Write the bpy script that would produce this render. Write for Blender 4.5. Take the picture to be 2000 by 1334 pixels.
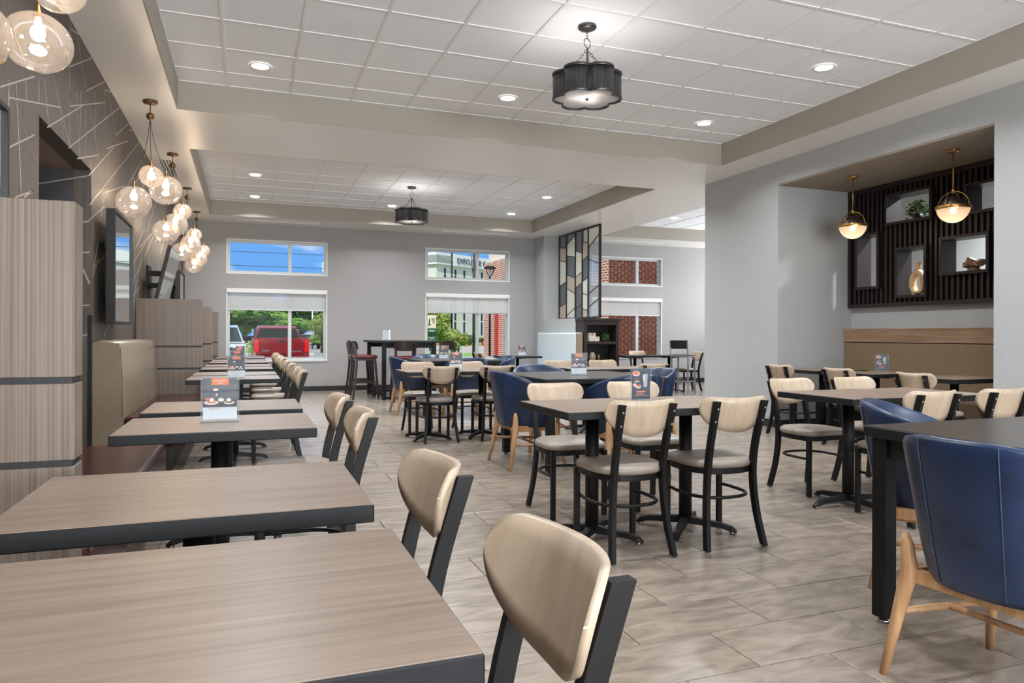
import bpy, bmesh, math, random
from mathutils import Vector, Matrix

sc = bpy.context.scene
for o in list(bpy.data.objects):
    bpy.data.objects.remove(o)
COL = sc.collection
PI = math.pi
rnd = random.Random(7)

# ------------------------------------------------------------------ camera
TH = math.radians(20.42)
FPX = 1386.0
CAM_H = 1.15
cam_d = bpy.data.cameras.new('camera')
cam_d.sensor_width = 36.0
cam_d.lens = FPX * 36.0 / 2000.0
cam_d.shift_y = -(667.0 - 655.2) / 2000.0
cam_d.clip_start = 0.05
cam_d.clip_end = 600
cam = bpy.data.objects.new('camera', cam_d)
COL.objects.link(cam)
cam.matrix_world = (Matrix.Translation((0, 0, CAM_H)) @ Matrix.Rotation(-TH, 4, 'Z')
                    @ Matrix.Rotation(PI / 2, 4, 'X') @ Matrix.Rotation(math.radians(0.2), 4, 'Z'))
sc.camera = cam

# ------------------------------------------------------------------ colour management and sampling quality
sc.view_settings.view_transform = 'Standard'
sc.view_settings.look = 'None'
sc.view_settings.gamma = 1.0
sc.view_settings.use_curve_mapping = False
sc.view_settings.exposure = 0.52
cy = sc.cycles
cy.use_denoising = True
cy.max_bounces = 8
cy.diffuse_bounces = 4
cy.glossy_bounces = 4
cy.transmission_bounces = 6
cy.transparent_max_bounces = 24
cy.caustics_reflective = False
cy.caustics_refractive = False
cy.sample_clamp_indirect = 4.0

# ------------------------------------------------------------------ world: blue sky with scattered clouds
SKY = 0.74
w = bpy.data.worlds.new('sky')
sc.world = w
w.use_nodes = True
nt = w.node_tree
nt.nodes.clear()
_o = nt.nodes.new('ShaderNodeOutputWorld')
_bg = nt.nodes.new('ShaderNodeBackground')
_tc = nt.nodes.new('ShaderNodeTexCoord')
_mp = nt.nodes.new('ShaderNodeMapping')
_mp.inputs['Scale'].default_value = (1.0, 1.0, 2.6)
_nz = nt.nodes.new('ShaderNodeTexNoise')
_nz.inputs['Scale'].default_value = 5.5
_nz.inputs['Detail'].default_value = 7.0
_nz.inputs['Roughness'].default_value = 0.56
_rp = nt.nodes.new('ShaderNodeValToRGB')
_rp.color_ramp.elements[0].position = 0.42
_rp.color_ramp.elements[1].position = 0.57
_mx = nt.nodes.new('ShaderNodeMixRGB')
_mx.inputs['Color1'].default_value = (0.16, 0.42, 0.92, 1)
_mx.inputs['Color2'].default_value = (0.93, 0.95, 1.0, 1)
nt.links.new(_tc.outputs['Generated'], _mp.inputs['Vector'])
nt.links.new(_mp.outputs['Vector'], _nz.inputs['Vector'])
nt.links.new(_nz.outputs['Fac'], _rp.inputs['Fac'])
nt.links.new(_rp.outputs['Color'], _mx.inputs['Fac'])
nt.links.new(_mx.outputs['Color'], _bg.inputs['Color'])
_bg.inputs['Strength'].default_value = SKY
nt.links.new(_bg.outputs['Background'], _o.inputs['Surface'])

# sun: high, from behind the building on the camera's side
sun_d = bpy.data.lights.new('sun', 'SUN')
sun_d.energy = 3.5
sun_d.angle = 0.01
sun_d.color = (1.0, 0.95, 0.88)
sun = bpy.data.objects.new('sun', sun_d)
COL.objects.link(sun)
sun.rotation_euler = Vector((0.35, 0.55, -0.95)).to_track_quat('-Z', 'Y').to_euler()

# added fill lamps at the unseen rear wall, tilted up to brighten the ceiling
for _x, _e in ((0.55, 330.0), (3.55, 290.0)):
    _d = bpy.data.lights.new('rear_fill', 'AREA')
    _d.shape = 'RECTANGLE'
    _d.size, _d.size_y = 2.6, 2.3
    _d.energy = _e
    _d.color = (0.95, 0.98, 1.0)
    _l = bpy.data.objects.new('rear_fill', _d)
    COL.objects.link(_l)
    _l.location = (_x, -3.85, 1.45)
    _l.rotation_euler = (math.radians(90 + 56), 0, 0)

# daylight entering through the windows of the far bay's side wall (hidden behind the pale pier)
for _y in (10.7, 13.4):
    _d = bpy.data.lights.new('side_window_daylight', 'AREA')
    _d.shape = 'RECTANGLE'
    _d.size, _d.size_y = 2.2, 2.3
    _d.energy = 95.0
    _d.color = (0.96, 0.985, 1.0)
    _l = bpy.data.objects.new('side_window_daylight', _d)
    COL.objects.link(_l)
    _l.location = (12.45, _y, 1.8)
    _l.rotation_euler = (math.radians(90 + 52), 0, math.radians(90))

# power of the room's own lamps
DOWN_W = 24.0
FLOWER_W = 6.0
GLOBE_E = 22.0
NICHE_W = 2.2
GLOBE_W = 8.0


# ------------------------------------------------------------------ helpers: colour and materials
def L(r, g, b):
    def f(c):
        c /= 255.0
        return c / 12.92 if c <= 0.04045 else ((c + 0.055) / 1.055) ** 2.4
    return (f(r), f(g), f(b), 1.0)


def mat(name, col, rough=0.5, metal=0.0, spec=0.5, coat=0.0, emit=None, estr=0.0):
    m = bpy.data.materials.new(name)
    m.use_nodes = True
    b = m.node_tree.nodes['Principled BSDF']
    b.inputs['Base Color'].default_value = col
    b.inputs['Roughness'].default_value = rough
    b.inputs['Metallic'].default_value = metal
    b.inputs['Specular IOR Level'].default_value = spec
    b.inputs['Coat Weight'].default_value = coat
    if emit:
        b.inputs['Emission Color'].default_value = emit
        b.inputs['Emission Strength'].default_value = estr
    return m


def noisy(name, c1, c2, scale=(8, 8, 8), nscale=1.0, detail=4.0, rough=0.5, lo=0.35, hi=0.65, bump=0.0,
          metal=0.0, spec=0.5, rand=0.0, c3=None, coord='Object', dist=0.0, bscale=None, coat=0.0):
    """Principled with base colour from stretched noise, optional per-object brightness variation and bump."""
    m = mat(name, c1, rough, metal, spec, coat)
    t = m.node_tree
    b = t.nodes['Principled BSDF']
    tc = t.nodes.new('ShaderNodeTexCoord')
    mp = t.nodes.new('ShaderNodeMapping')
    mp.inputs['Scale'].default_value = scale
    nz = t.nodes.new('ShaderNodeTexNoise')
    nz.inputs['Scale'].default_value = nscale
    nz.inputs['Detail'].default_value = detail
    nz.inputs['Distortion'].default_value = dist
    rp = t.nodes.new('ShaderNodeValToRGB')
    e = rp.color_ramp.elements
    e[0].position = lo
    e[0].color = c1
    e[1].position = hi
    e[1].color = c2
    if c3:
        x = e.new((lo + hi) / 2)
        x.color = c3
    src = tc.outputs[coord]
    if rand:
        oi = t.nodes.new('ShaderNodeObjectInfo')
        ad = t.nodes.new('ShaderNodeVectorMath')
        ad.operation = 'ADD'
        ml = t.nodes.new('ShaderNodeVectorMath')
        ml.operation = 'SCALE'
        ml.inputs[0].default_value = (37.0, 71.0, 13.0)
        t.links.new(oi.outputs['Random'], ml.inputs['Scale'])
        t.links.new(src, ad.inputs[0])
        t.links.new(ml.outputs['Vector'], ad.inputs[1])
        src = ad.outputs['Vector']
    t.links.new(src, mp.inputs['Vector'])
    t.links.new(mp.outputs['Vector'], nz.inputs['Vector'])
    t.links.new(nz.outputs['Fac'], rp.inputs['Fac'])
    out = rp.outputs['Color']
    if rand:
        hs = t.nodes.new('ShaderNodeHueSaturation')
        mr = t.nodes.new('ShaderNodeMapRange')
        mr.inputs['To Min'].default_value = 1 - rand
        mr.inputs['To Max'].default_value = 1 + rand
        t.links.new(oi.outputs['Random'], mr.inputs['Value'])
        t.links.new(mr.outputs['Result'], hs.inputs['Value'])
        t.links.new(out, hs.inputs['Color'])
        out = hs.outputs['Color']
    t.links.new(out, b.inputs['Base Color'])
    if bump:
        bp = t.nodes.new('ShaderNodeBump')
        bp.inputs['Strength'].default_value = bump
        bp.inputs['Distance'].default_value = 0.01
        if bscale:
            n2 = t.nodes.new('ShaderNodeTexNoise')
            n2.inputs['Scale'].default_value = bscale
            n2.inputs['Detail'].default_value = 3
            t.links.new(src, n2.inputs['Vector'])
            t.links.new(n2.outputs['Fac'], bp.inputs['Height'])
        else:
            t.links.new(nz.outputs['Fac'], bp.inputs['Height'])
        t.links.new(bp.outputs['Normal'], b.inputs['Normal'])
    return m


def thin_glass(name, tint=(1, 1, 1, 1), refl=0.08, haze=0.0, hazecol=(1, 1, 1, 1), k=0.45):
    """A thin pane: mostly see-through, a fresnel-weighted mirror coat, an optional milky share."""
    m = bpy.data.materials.new(name)
    m.use_nodes = True
    t = m.node_tree
    t.nodes.clear()
    out = t.nodes.new('ShaderNodeOutputMaterial')
    tr = t.nodes.new('ShaderNodeBsdfTransparent')
    tr.inputs['Color'].default_value = tint
    gl = t.nodes.new('ShaderNodeBsdfGlossy')
    gl.inputs['Roughness'].default_value = 0.02
    lw = t.nodes.new('ShaderNodeLayerWeight')
    lw.inputs['Blend'].default_value = 0.35
    mu = t.nodes.new('ShaderNodeMath')
    mu.operation = 'MULTIPLY_ADD'
    mu.inputs[1].default_value = k
    mu.inputs[2].default_value = refl
    t.links.new(lw.outputs['Fresnel'], mu.inputs[0])
    mx = t.nodes.new('ShaderNodeMixShader')
    t.links.new(mu.outputs[0], mx.inputs['Fac'])
    last = tr
    if haze:
        df = t.nodes.new('ShaderNodeBsdfTranslucent')
        df.inputs['Color'].default_value = hazecol
        d2 = t.nodes.new('ShaderNodeBsdfDiffuse')
        d2.inputs['Color'].default_value = hazecol
        ad = t.nodes.new('ShaderNodeMixShader')
        t.links.new(df.outputs[0], ad.inputs[1])
        t.links.new(d2.outputs[0], ad.inputs[2])
        m2 = t.nodes.new('ShaderNodeMixShader')
        m2.inputs['Fac'].default_value = haze
        t.links.new(tr.outputs[0], m2.inputs[1])
        t.links.new(ad.outputs[0], m2.inputs[2])
        last = m2
    t.links.new(last.outputs[0], mx.inputs[1])
    t.links.new(gl.outputs[0], mx.inputs[2])
    t.links.new(mx.outputs[0], out.inputs['Surface'])
    return m


def emission(name, col, s):
    m = bpy.data.materials.new(name)
    m.use_nodes = True
    t = m.node_tree
    t.nodes.clear()
    out = t.nodes.new('ShaderNodeOutputMaterial')
    e = t.nodes.new('ShaderNodeEmission')
    e.inputs['Color'].default_value = col
    e.inputs['Strength'].default_value = s
    t.links.new(e.outputs[0], out.inputs['Surface'])
    return m


# ------------------------------------------------------------------ helpers: geometry
class MB:
    def __init__(self):
        self.bm = bmesh.new()

    def box(self, x0, x1, y0, y1, z0, z1, bev=0.0, seg=1):
        b = bmesh.new()
        bmesh.ops.create_cube(b, size=1.0)
        for v in b.verts:
            v.co = Vector(((x0 + x1) / 2 + v.co.x * (x1 - x0), (y0 + y1) / 2 + v.co.y * (y1 - y0), (z0 + z1) / 2 + v.co.z * (z1 - z0)))
        if bev:
            bmesh.ops.bevel(b, geom=list(b.edges), offset=bev, segments=seg, affect='EDGES', profile=0.5)
        return self._merge(b)

    def _merge(self, b, M=None):
        if M is not None:
            b.transform(M)
        mp = {v: self.bm.verts.new(v.co) for v in b.verts}
        for f in b.faces:
            nf = self.bm.faces.new([mp[v] for v in f.verts])
            nf.smooth = f.smooth
        b.free()
        return self

    def obox(self, p, q, wid, thk, up=(0, 0, 1)):
        """bar of rectangular section from p to q"""
        p, q = Vector(p), Vector(q)
        d = (q - p)
        ln = d.length
        z = d.normalized()
        u = Vector(up)
        x = u.cross(z)
        if x.length < 1e-4:
            x = Vector((1, 0, 0)).cross(z)
        x.normalize()
        y = z.cross(x)
        b = bmesh.new()
        bmesh.ops.create_cube(b, size=1.0)
        for v in b.verts:
            c = v.co.copy()
            v.co = p + x * (c.x * wid) + y * (c.y * thk) + z * ((c.z + 0.5) * ln)
        return self._merge(b)

    def cyl(self, p, q, r0, r1=None, n=12, smooth=True):
        return self.tube([p, q], [r0, r0 if r1 is None else r1], n, smooth)

    def tube(self, pts, r, n=8, smooth=True, closed=False, cap=True):
        pts = [Vector(p) for p in pts]
        if not isinstance(r, (list, tuple)):
            r = [r] * len(pts)
        rings = []
        N = len(pts)
        prev = None
        for i, p in enumerate(pts):
            if closed:
                d = pts[(i + 1) % N] - pts[i - 1]
            else:
                d = pts[min(i + 1, N - 1)] - pts[max(i - 1, 0)]
            d.normalize()
            if prev is None:
                a = Vector((0, 0, 1)) if abs(d.z) < 0.9 else Vector((1, 0, 0))
                x = a.cross(d).normalized()
            else:
                x = (prev - d * prev.dot(d))
                x = x.normalized() if x.length > 1e-6 else Vector((1, 0, 0)).cross(d).normalized()
            prev = x
            y = d.cross(x)
            rings.append([self.bm.verts.new(p + (x * math.cos(2 * PI * k / n) + y * math.sin(2 * PI * k / n)) * r[i]) for k in range(n)])
        m = N if closed else N - 1
        for i in range(m):
            a, b = rings[i], rings[(i + 1) % N]
            for k in range(n):
                f = self.bm.faces.new((a[k], a[(k + 1) % n], b[(k + 1) % n], b[k]))
                f.smooth = smooth
        if cap and not closed:
            self.bm.faces.new(rings[0][::-1])
            self.bm.faces.new(rings[-1])
        return self

    def sweep(self, pts, wx, wy, closed=False):
        """rectangular horizontal section carried up a path (upright posts)"""
        rings = []
        for i, p in enumerate(pts):
            a = wx[i] if isinstance(wx, (list, tuple)) else wx
            b = wy[i] if isinstance(wy, (list, tuple)) else wy
            x, y, z = p
            rings.append([self.bm.verts.new((x + sx * a / 2, y + sy * b / 2, z)) for sx, sy in ((-1, -1), (1, -1), (1, 1), (-1, 1))])
        for i in range(len(rings) - 1):
            a, b = rings[i], rings[i + 1]
            for k in range(4):
                self.bm.faces.new((a[k], a[(k + 1) % 4], b[(k + 1) % 4], b[k]))
        self.bm.faces.new(rings[0][::-1])
        self.bm.faces.new(rings[-1])
        return self

    def rings(self, rr, close_u=True, smooth=True, cap0=True, cap1=True):
        """loft through a list of rings (lists of points)"""
        R = [[self.bm.verts.new(p) for p in r] for r in rr]
        n = len(R[0])
        for a, b in zip(R, R[1:]):
            for k in range(n if close_u else n - 1):
                f = self.bm.faces.new((a[k], a[(k + 1) % n], b[(k + 1) % n], b[k]))
                f.smooth = smooth
        if close_u:
            if cap0:
                f = self.bm.faces.new(R[0][::-1])
                f.smooth = False
            if cap1:
                f = self.bm.faces.new(R[-1])
                f.smooth = smooth
        return self

    def lathe(self, prof, c=(0, 0, 0), n=24, smooth=True, cap=True):
        rr = []
        for r, z in prof:
            rr.append([(c[0] + r * math.cos(2 * PI * k / n), c[1] + r * math.sin(2 * PI * k / n), c[2] + z) for k in range(n)])
        return self.rings(rr, True, smooth, cap and prof[0][0] > 1e-5, cap and prof[-1][0] > 1e-5)

    def sphere(self, c, rx, ry=None, rz=None, n=16, m=10):
        ry = rx if ry is None else ry
        rz = rx if rz is None else rz
        rr = []
        for j in range(1, m):
            a = PI * j / m
            rr.append([(c[0] + rx * math.sin(a) * math.cos(2 * PI * k / n), c[1] + ry * math.sin(a) * math.sin(2 * PI * k / n), c[2] - rz * math.cos(a)) for k in range(n)])
        return self.rings(rr)

    def prism(self, poly, z0, z1, axis='Z', off=None):
        """extrude a polygon; axis tells which axis the extrusion follows"""
        def P(a, b, h):
            return {'Z': (a, b, h), 'Y': (a, h, b), 'X': (h, a, b)}[axis]
        A = [self.bm.verts.new(P(a, b, z0)) for a, b in poly]
        B = [self.bm.verts.new(P(a, b, z1)) for a, b in poly]
        n = len(poly)
        self.bm.faces.new(A[::-1])
        self.bm.faces.new(B)
        for k in range(n):
            self.bm.faces.new((A[k], A[(k + 1) % n], B[(k + 1) % n], B[k]))
        return self

    def quad(self, a, b, c, d):
        self.bm.faces.new([self.bm.verts.new(p) for p in (a, b, c, d)])
        return self

    def mesh(self, name, m):
        bmesh.ops.recalc_face_normals(self.bm, faces=list(self.bm.faces))
        me = bpy.data.meshes.new(name)
        self.bm.to_mesh(me)
        self.bm.free()
        if m is not None:
            me.materials.append(m)
        return me

    def build(self, name, m, parent=None, loc=None, rz=None):
        o = bpy.data.objects.new(name, self.mesh(name, m))
        COL.objects.link(o)
        if parent is not None:
            o.parent = parent
        if loc is not None:
            o.location = loc
        if rz is not None:
            o.rotation_euler = (0, 0, rz)
        return o


def inst(name, me, parent=None, loc=(0, 0, 0), rot=(0, 0, 0), scale=None):
    o = bpy.data.objects.new(name, me)
    COL.objects.link(o)
    if parent is not None:
        o.parent = parent
    o.location = loc
    o.rotation_euler = rot
    if scale:
        o.scale = scale
    return o


def tag(o, label, cat, group=None, kind=None):
    if label:
        o['label'] = label
    if cat:
        o['category'] = cat
    if group:
        o['group'] = group
    if kind:
        o['kind'] = kind
    return o


def thing(name, label, cat, loc=(0, 0, 0), rz=0.0, group=None):
    o = bpy.data.objects.new(name, None)
    COL.objects.link(o)
    o.location = loc
    o.rotation_euler = (0, 0, rz)
    o.empty_display_size = 0.1
    return tag(o, label, cat, group)


def struct(name, mb, m, parent=None):
    o = mb.build(name, m, parent)
    if parent is None:
        o['kind'] = 'structure'
    return o


def kids(o):
    return [c for c in bpy.data.objects if c.parent == o]


def make_tree(o):
    return (o, [make_tree(c) for c in kids(o)])


def copy_tree(tree, parent=None):
    o, ch = tree
    c = o.copy()
    COL.objects.link(c)
    c.parent = parent
    for k in ch:
        copy_tree(k, c)
    return c


class Proto:
    """first use places the prototype itself, later uses place copies"""
    def __init__(self, root):
        self.tree = make_tree(root)
        self.used = False

    def place(self, label, loc, rz=0.0, group=None):
        if self.used:
            r = copy_tree(self.tree)
        else:
            r = self.tree[0]
            self.used = True
        r.location = loc
        r.rotation_euler = (0, 0, rz)
        r['label'] = label
        if group:
            r['group'] = group
        return r


def text_mesh(s, size, m, extrude=0.0, align='CENTER', spacing=1.0):
    cu = bpy.data.curves.new('lettering', 'FONT')
    cu.body = s
    cu.size = size
    cu.extrude = extrude
    cu.align_x = align
    cu.align_y = 'CENTER'
    cu.space_character = spacing
    cu.resolution_u = 2
    tmp = bpy.data.objects.new('lettering', cu)
    COL.objects.link(tmp)
    dg = bpy.context.evaluated_depsgraph_get()
    me = bpy.data.meshes.new_from_object(tmp.evaluated_get(dg))
    bpy.data.objects.remove(tmp)
    me.materials.clear()
    me.materials.append(m)
    return me


def catmull(pts, k=4):
    pts = [Vector(p) for p in pts]
    out = []
    for i in range(len(pts) - 1):
        p0 = pts[max(i - 1, 0)]
        p1, p2 = pts[i], pts[i + 1]
        p3 = pts[min(i + 2, len(pts) - 1)]
        for j in range(k):
            t = j / k
            out.append(0.5 * ((2 * p1) + (p2 - p0) * t + (2 * p0 - 5 * p1 + 4 * p2 - p3) * t * t + (3 * p1 - p0 - 3 * p2 + p3) * t ** 3))
    out.append(pts[-1])
    return out


def holes(mb, axis, c0, c1, a0, a1, z0, z1, rects):
    """wall slab with rectangular openings. axis 'X': slab between x=c0..c1, running along Y (a); 'Y': slab y=c0..c1 along X"""
    A = sorted({a0, a1, *[v for r in rects for v in r[:2]]})
    Z = sorted({z0, z1, *[v for r in rects for v in r[2:]]})
    for i in range(len(A) - 1):
        run = None
        for j in range(len(Z) - 1):
            ca, cz = (A[i] + A[i + 1]) / 2, (Z[j] + Z[j + 1]) / 2
            solid = not any(r[0] < ca < r[1] and r[2] < cz < r[3] for r in rects)
            if solid:
                run = (run[0] if run else Z[j], Z[j + 1])
            if run and (not solid or j == len(Z) - 2):
                if axis == 'X':
                    mb.box(c0, c1, A[i], A[i + 1], run[0], run[1])
                else:
                    mb.box(A[i], A[i + 1], c0, c1, run[0], run[1])
                run = None
    return mb


def proj(x, y, z):
    a = x * math.cos(TH) - y * math.sin(TH)
    t = x * math.sin(TH) + y * math.cos(TH)
    if t < 0.05:
        return None
    return 1000 + FPX * a / t, 655.2 - FPX * (z - CAM_H) / t, t


# ------------------------------------------------------------------ materials
M = {}
M['floor_tile'] = noisy('floor_tile', L(116, 105, 94), L(156, 143, 130), scale=(3.0, 9.0, 1), nscale=1.6, detail=9, rough=0.27, lo=0.3, hi=0.72, rand=0.06, bump=0.05, dist=0.8, spec=0.65)
M['floor_field'] = noisy('floor_tile_field', L(130, 118, 106), L(157, 146, 134), scale=(3.0, 9.0, 1), nscale=1.6, detail=6, rough=0.24, lo=0.3, hi=0.7, dist=0.8, spec=0.65)
M['grout'] = mat('grout', L(84, 76, 70), 0.8)
M['paint_grey'] = noisy('grey_paint', L(161, 159, 158), L(166, 164, 163), scale=(2, 2, 2), nscale=30, rough=0.7, bump=0.03)
M['paint_pale'] = noisy('pale_grey_paint', L(166, 168, 168), L(173, 175, 175), scale=(2, 2, 2), nscale=40, rough=0.6, bump=0.05)
M['paint_beige'] = mat('satin_soffit_lightened', L(236, 234, 230), 0.27)  # same paint as the fascia, lightened: light on the undersides is in the colour
M['fascia'] = mat('shaded_fascia_paint', L(168, 161, 149), 0.6)  # soffit paint darkened: shade on the upright faces is in the colour
M['paint_white'] = mat('white_trim', L(232, 232, 228), 0.45)
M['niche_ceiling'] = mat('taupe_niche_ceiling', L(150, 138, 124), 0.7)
M['tile_white'] = noisy('ceiling_tile', L(236, 239, 244), L(243, 246, 250), scale=(1, 1, 1), nscale=160, detail=2, rough=0.9, bump=0.15, lo=0.4, hi=0.6)
M['grid_white'] = mat('ceiling_grid', L(236, 236, 234), 0.45)
M['wallpaper'] = noisy('taupe_wallpaper', L(70, 62, 56), L(92, 83, 75), scale=(6, 14, 1.2), nscale=4, detail=6, rough=0.55, lo=0.3, hi=0.7)
M['wall_line'] = mat('wallpaper_metallic_line', L(176, 164, 152), 0.35, 0.3)
M['recess_shaded'] = mat('shaded_wallpaper', L(62, 60, 60), 0.6)  # the wall's own paper darkened: shade inside the recess is in the colour
M['black'] = mat('black_paint', L(17, 17, 19), 0.45)
M['black_metal'] = mat('black_powder_coat', L(15, 15, 16), 0.5, 0.0, 0.3)
M['base_black'] = mat('black_baseboard', L(32, 31, 30), 0.5)
M['laminate'] = noisy('light_woodgrain_laminate', L(110, 93, 80), L(139, 121, 107), scale=(1.1, 26, 1), nscale=2.2, detail=7, rough=0.36, lo=0.28, hi=0.72, dist=0.35, rand=0.03, spec=0.5)
M['edge_black'] = noisy('black_table_edge', L(12, 15, 18), L(19, 22, 25), scale=(12, 60, 60), nscale=2, rough=0.55, spec=0.35)
M['dark_top'] = noisy('dark_table_top', L(46, 39, 35), L(58, 50, 44), scale=(1.2, 26, 1), nscale=2, rough=0.28, lo=0.3, hi=0.7)
M['divider'] = noisy('striped_woodgrain_laminate', L(90, 77, 67), L(138, 124, 111), scale=(80, 80, 0.5), nscale=2.0, detail=5, rough=0.38, lo=0.25, hi=0.75)
M['ply'] = noisy('beech_plywood', L(170, 151, 130), L(188, 169, 147), scale=(14, 2, 2.2), nscale=2.2, detail=5, rough=0.38, lo=0.3, hi=0.7, dist=0.3, rand=0.03)
M['oak'] = noisy('oak_legs', L(174, 132, 92), L(198, 156, 114), scale=(14, 14, 1.5), nscale=3, detail=4, rough=0.4)
M['taupe_vinyl'] = noisy('taupe_vinyl', L(138, 127, 116), L(148, 137, 126), scale=(1, 1, 1), nscale=120, rough=0.38, bump=0.05)
M['bench_back'] = noisy('taupe_bench_vinyl', L(124, 111, 93), L(136, 123, 104), scale=(1, 1, 1), nscale=90, rough=0.27, bump=0.04, bscale=34)
M['red_vinyl'] = noisy('burgundy_vinyl', L(46, 14, 12), L(62, 21, 18), scale=(1, 1, 1), nscale=16, rough=0.2, bump=0.06)
M['blue_leather'] = noisy('blue_leather', L(14, 27, 50), L(31, 53, 90), scale=(1, 1, 1), nscale=5, detail=8, rough=0.33, lo=0.3, hi=0.72, bump=0.06, bscale=90)
M['blue_seam'] = mat('blue_piping', L(44, 64, 94), 0.45)
M['dark_wood'] = noisy('espresso_wood', L(30, 21, 18), L(44, 31, 27), scale=(24, 24, 1.2), nscale=2, rough=0.4)
M['slat_wood'] = noisy('espresso_slat', L(27, 19, 18), L(40, 29, 27), scale=(24, 24, 1.2), nscale=2, rough=0.42, rand=0.06)
M['burgundy_seat'] = mat('stool_burgundy_vinyl', L(96, 32, 36), 0.3)
M['steel'] = mat('brushed_steel', L(150, 152, 156), 0.35, 0.85)
M['chrome'] = mat('chrome_glide', L(200, 200, 204), 0.2, 1.0)
M['brass'] = mat('aged_brass', L(168, 128, 72), 0.32, 0.9)
M['bronze'] = mat('antique_bronze', L(120, 92, 62), 0.36, 0.85)
M['gunmetal'] = noisy('brushed_gunmetal', L(64, 64, 66), L(96, 96, 98), scale=(60, 60, 1), nscale=2, rough=0.38, metal=0.8)
M['diffuser'] = thin_glass('frosted_diffuser', (0.9, 0.9, 0.9, 1), 0.02, 0.93, (0.86, 0.85, 0.84, 1), k=0.1)
M['pendant_bulb'] = emission('pendant_bulb_glow', (1.0, 0.86, 0.72, 1), 7)
M['glow'] = emission('lamp_bulb_glow', (1.0, 0.72, 0.45, 1), GLOBE_E)
M['niche_glow'] = emission('niche_bulb_glow', (1.0, 0.74, 0.5, 1), 9)
M['led'] = emission('downlight_led', (1, 0.96, 0.9, 1), 12)
M['globe'] = thin_glass('globe_glass', (0.99, 0.97, 0.95, 1), 0.05, 0.14, (1.0, 0.92, 0.86, 1))
M['ribbed'] = thin_glass('ribbed_glass', (0.97, 0.93, 0.88, 1), 0.06, 0.45, (1.0, 0.86, 0.70, 1))
M['pane'] = thin_glass('window_pane', (0.96, 0.975, 0.97, 1), 0.0, k=0.025)
M['acrylic'] = thin_glass('clear_acrylic', (0.95, 0.97, 0.98, 1), 0.02, 0.04, k=0.12)
M['shade'] = thin_glass('shade_fabric', (0.86, 0.86, 0.85, 1), 0.0, 0.55, (1.0, 1.0, 0.98, 1), k=0.0)
M['alu'] = mat('window_aluminium', L(186, 190, 190), 0.4, 0.3)
M['mirror'] = mat('mirror_glass', L(225, 228, 226), 0.03, 1.0)
M['screen'] = mat('dark_screen', L(70, 62, 56), 0.06, 0.55)
# ================================================================== the setting
ZS, ZC = 3.351, 3.629            # soffit underside, ceiling tile plane
XL, XR, YF, YB = -1.17, 6.23, 15.0, -4.0

# ---- floor: grout bed, single tiles where they show largest, the rest as one field
fl = struct('floor', MB().box(XL - 0.8, 12.6, YB - 0.1, YF + 0.1, -0.12, -0.007), M['grout'])
TX, TY, GAP = 0.607, 0.298, 0.0045
cells = []
for r in range(-21, 43):
    y0 = 2.312 + TY * r
    if y0 + TY < YB or y0 > YF:
        continue
    off = 0.768 + (0.3035 if r % 2 else 0.0)
    for k in range(-6, 20):
        x0 = off + TX * k
        if x0 + TX < XL - 0.7 or x0 > 12.5:
            continue
        p = proj(x0 + TX / 2, y0 + TY / 2, 0)
        a = 0
        if p and -60 < p[0] < 2060 and p[1] < 1390:
            a = FPX * FPX * TX * TY * CAM_H / p[2] ** 3
            if x0 > 6.3 and y0 < 8.7:
                a = 0
            if x0 + TX < -0.3 and y0 < 4.0:
                a *= 0.05
        cells.append((a, x0, y0))
cells.sort(reverse=True)
tile_me = MB().box(GAP / 2 - TX / 2, TX / 2 - GAP / 2, GAP / 2 - TY / 2, TY / 2 - GAP / 2, -0.009, 0.0, 0.0012).mesh('floor_tile', M['floor_tile'])
for a, x0, y0 in cells[:290]:
    inst('floor_tile', tile_me, fl, (x0 + TX / 2, y0 + TY / 2, 0))
mb = MB()
for a, x0, y0 in cells[290:]:
    mb.box(max(x0 + GAP / 2, XL - 0.75), min(x0 + TX - GAP / 2, 12.55), max(y0 + GAP / 2, YB), min(y0 + TY - GAP / 2, YF), -0.009, 0.0)
ff = mb.build('floor_tile_field', M['floor_field'], fl)
ff['kind'] = 'stuff'

# ---- ceiling: dropped soffit with recessed bays
mb = MB()
BX0, BX1 = -0.66, 5.73
for x0, x1, y0, y1 in ((XL - 0.9, BX0, YB - .15, YF + .15), (BX0, BX1, 1.1, 2.65), (BX0, BX1, 7.65, 9.215), (BX0, BX1, 14.15, YF + .15),
                       (BX0, BX1, YB - .15, -3.9), (BX1, 7.27, YB - .15, YF + .15), (7.27, 12.7, 3.5, 9.2), (7.27, 12.7, 14.0, YF + .15), (11.6, 12.7, 9.2, 14.0)):
    mb.box(x0, x1, y0, y1, ZS, 3.72)
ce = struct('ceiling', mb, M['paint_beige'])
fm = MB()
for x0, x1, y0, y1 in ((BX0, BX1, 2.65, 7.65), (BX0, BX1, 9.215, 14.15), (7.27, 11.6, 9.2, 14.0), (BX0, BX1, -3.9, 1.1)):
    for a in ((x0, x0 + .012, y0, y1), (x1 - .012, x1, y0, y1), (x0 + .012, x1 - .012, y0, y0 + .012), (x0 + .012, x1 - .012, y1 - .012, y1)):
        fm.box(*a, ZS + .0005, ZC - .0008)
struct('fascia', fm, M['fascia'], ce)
struct('ceiling_deck', MB().box(XL - 0.9, 12.7, YB - .15, YF + .15, 3.72, 3.80), M['tile_white'], ce)
bay_no = 0
tile_cache = {}


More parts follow.
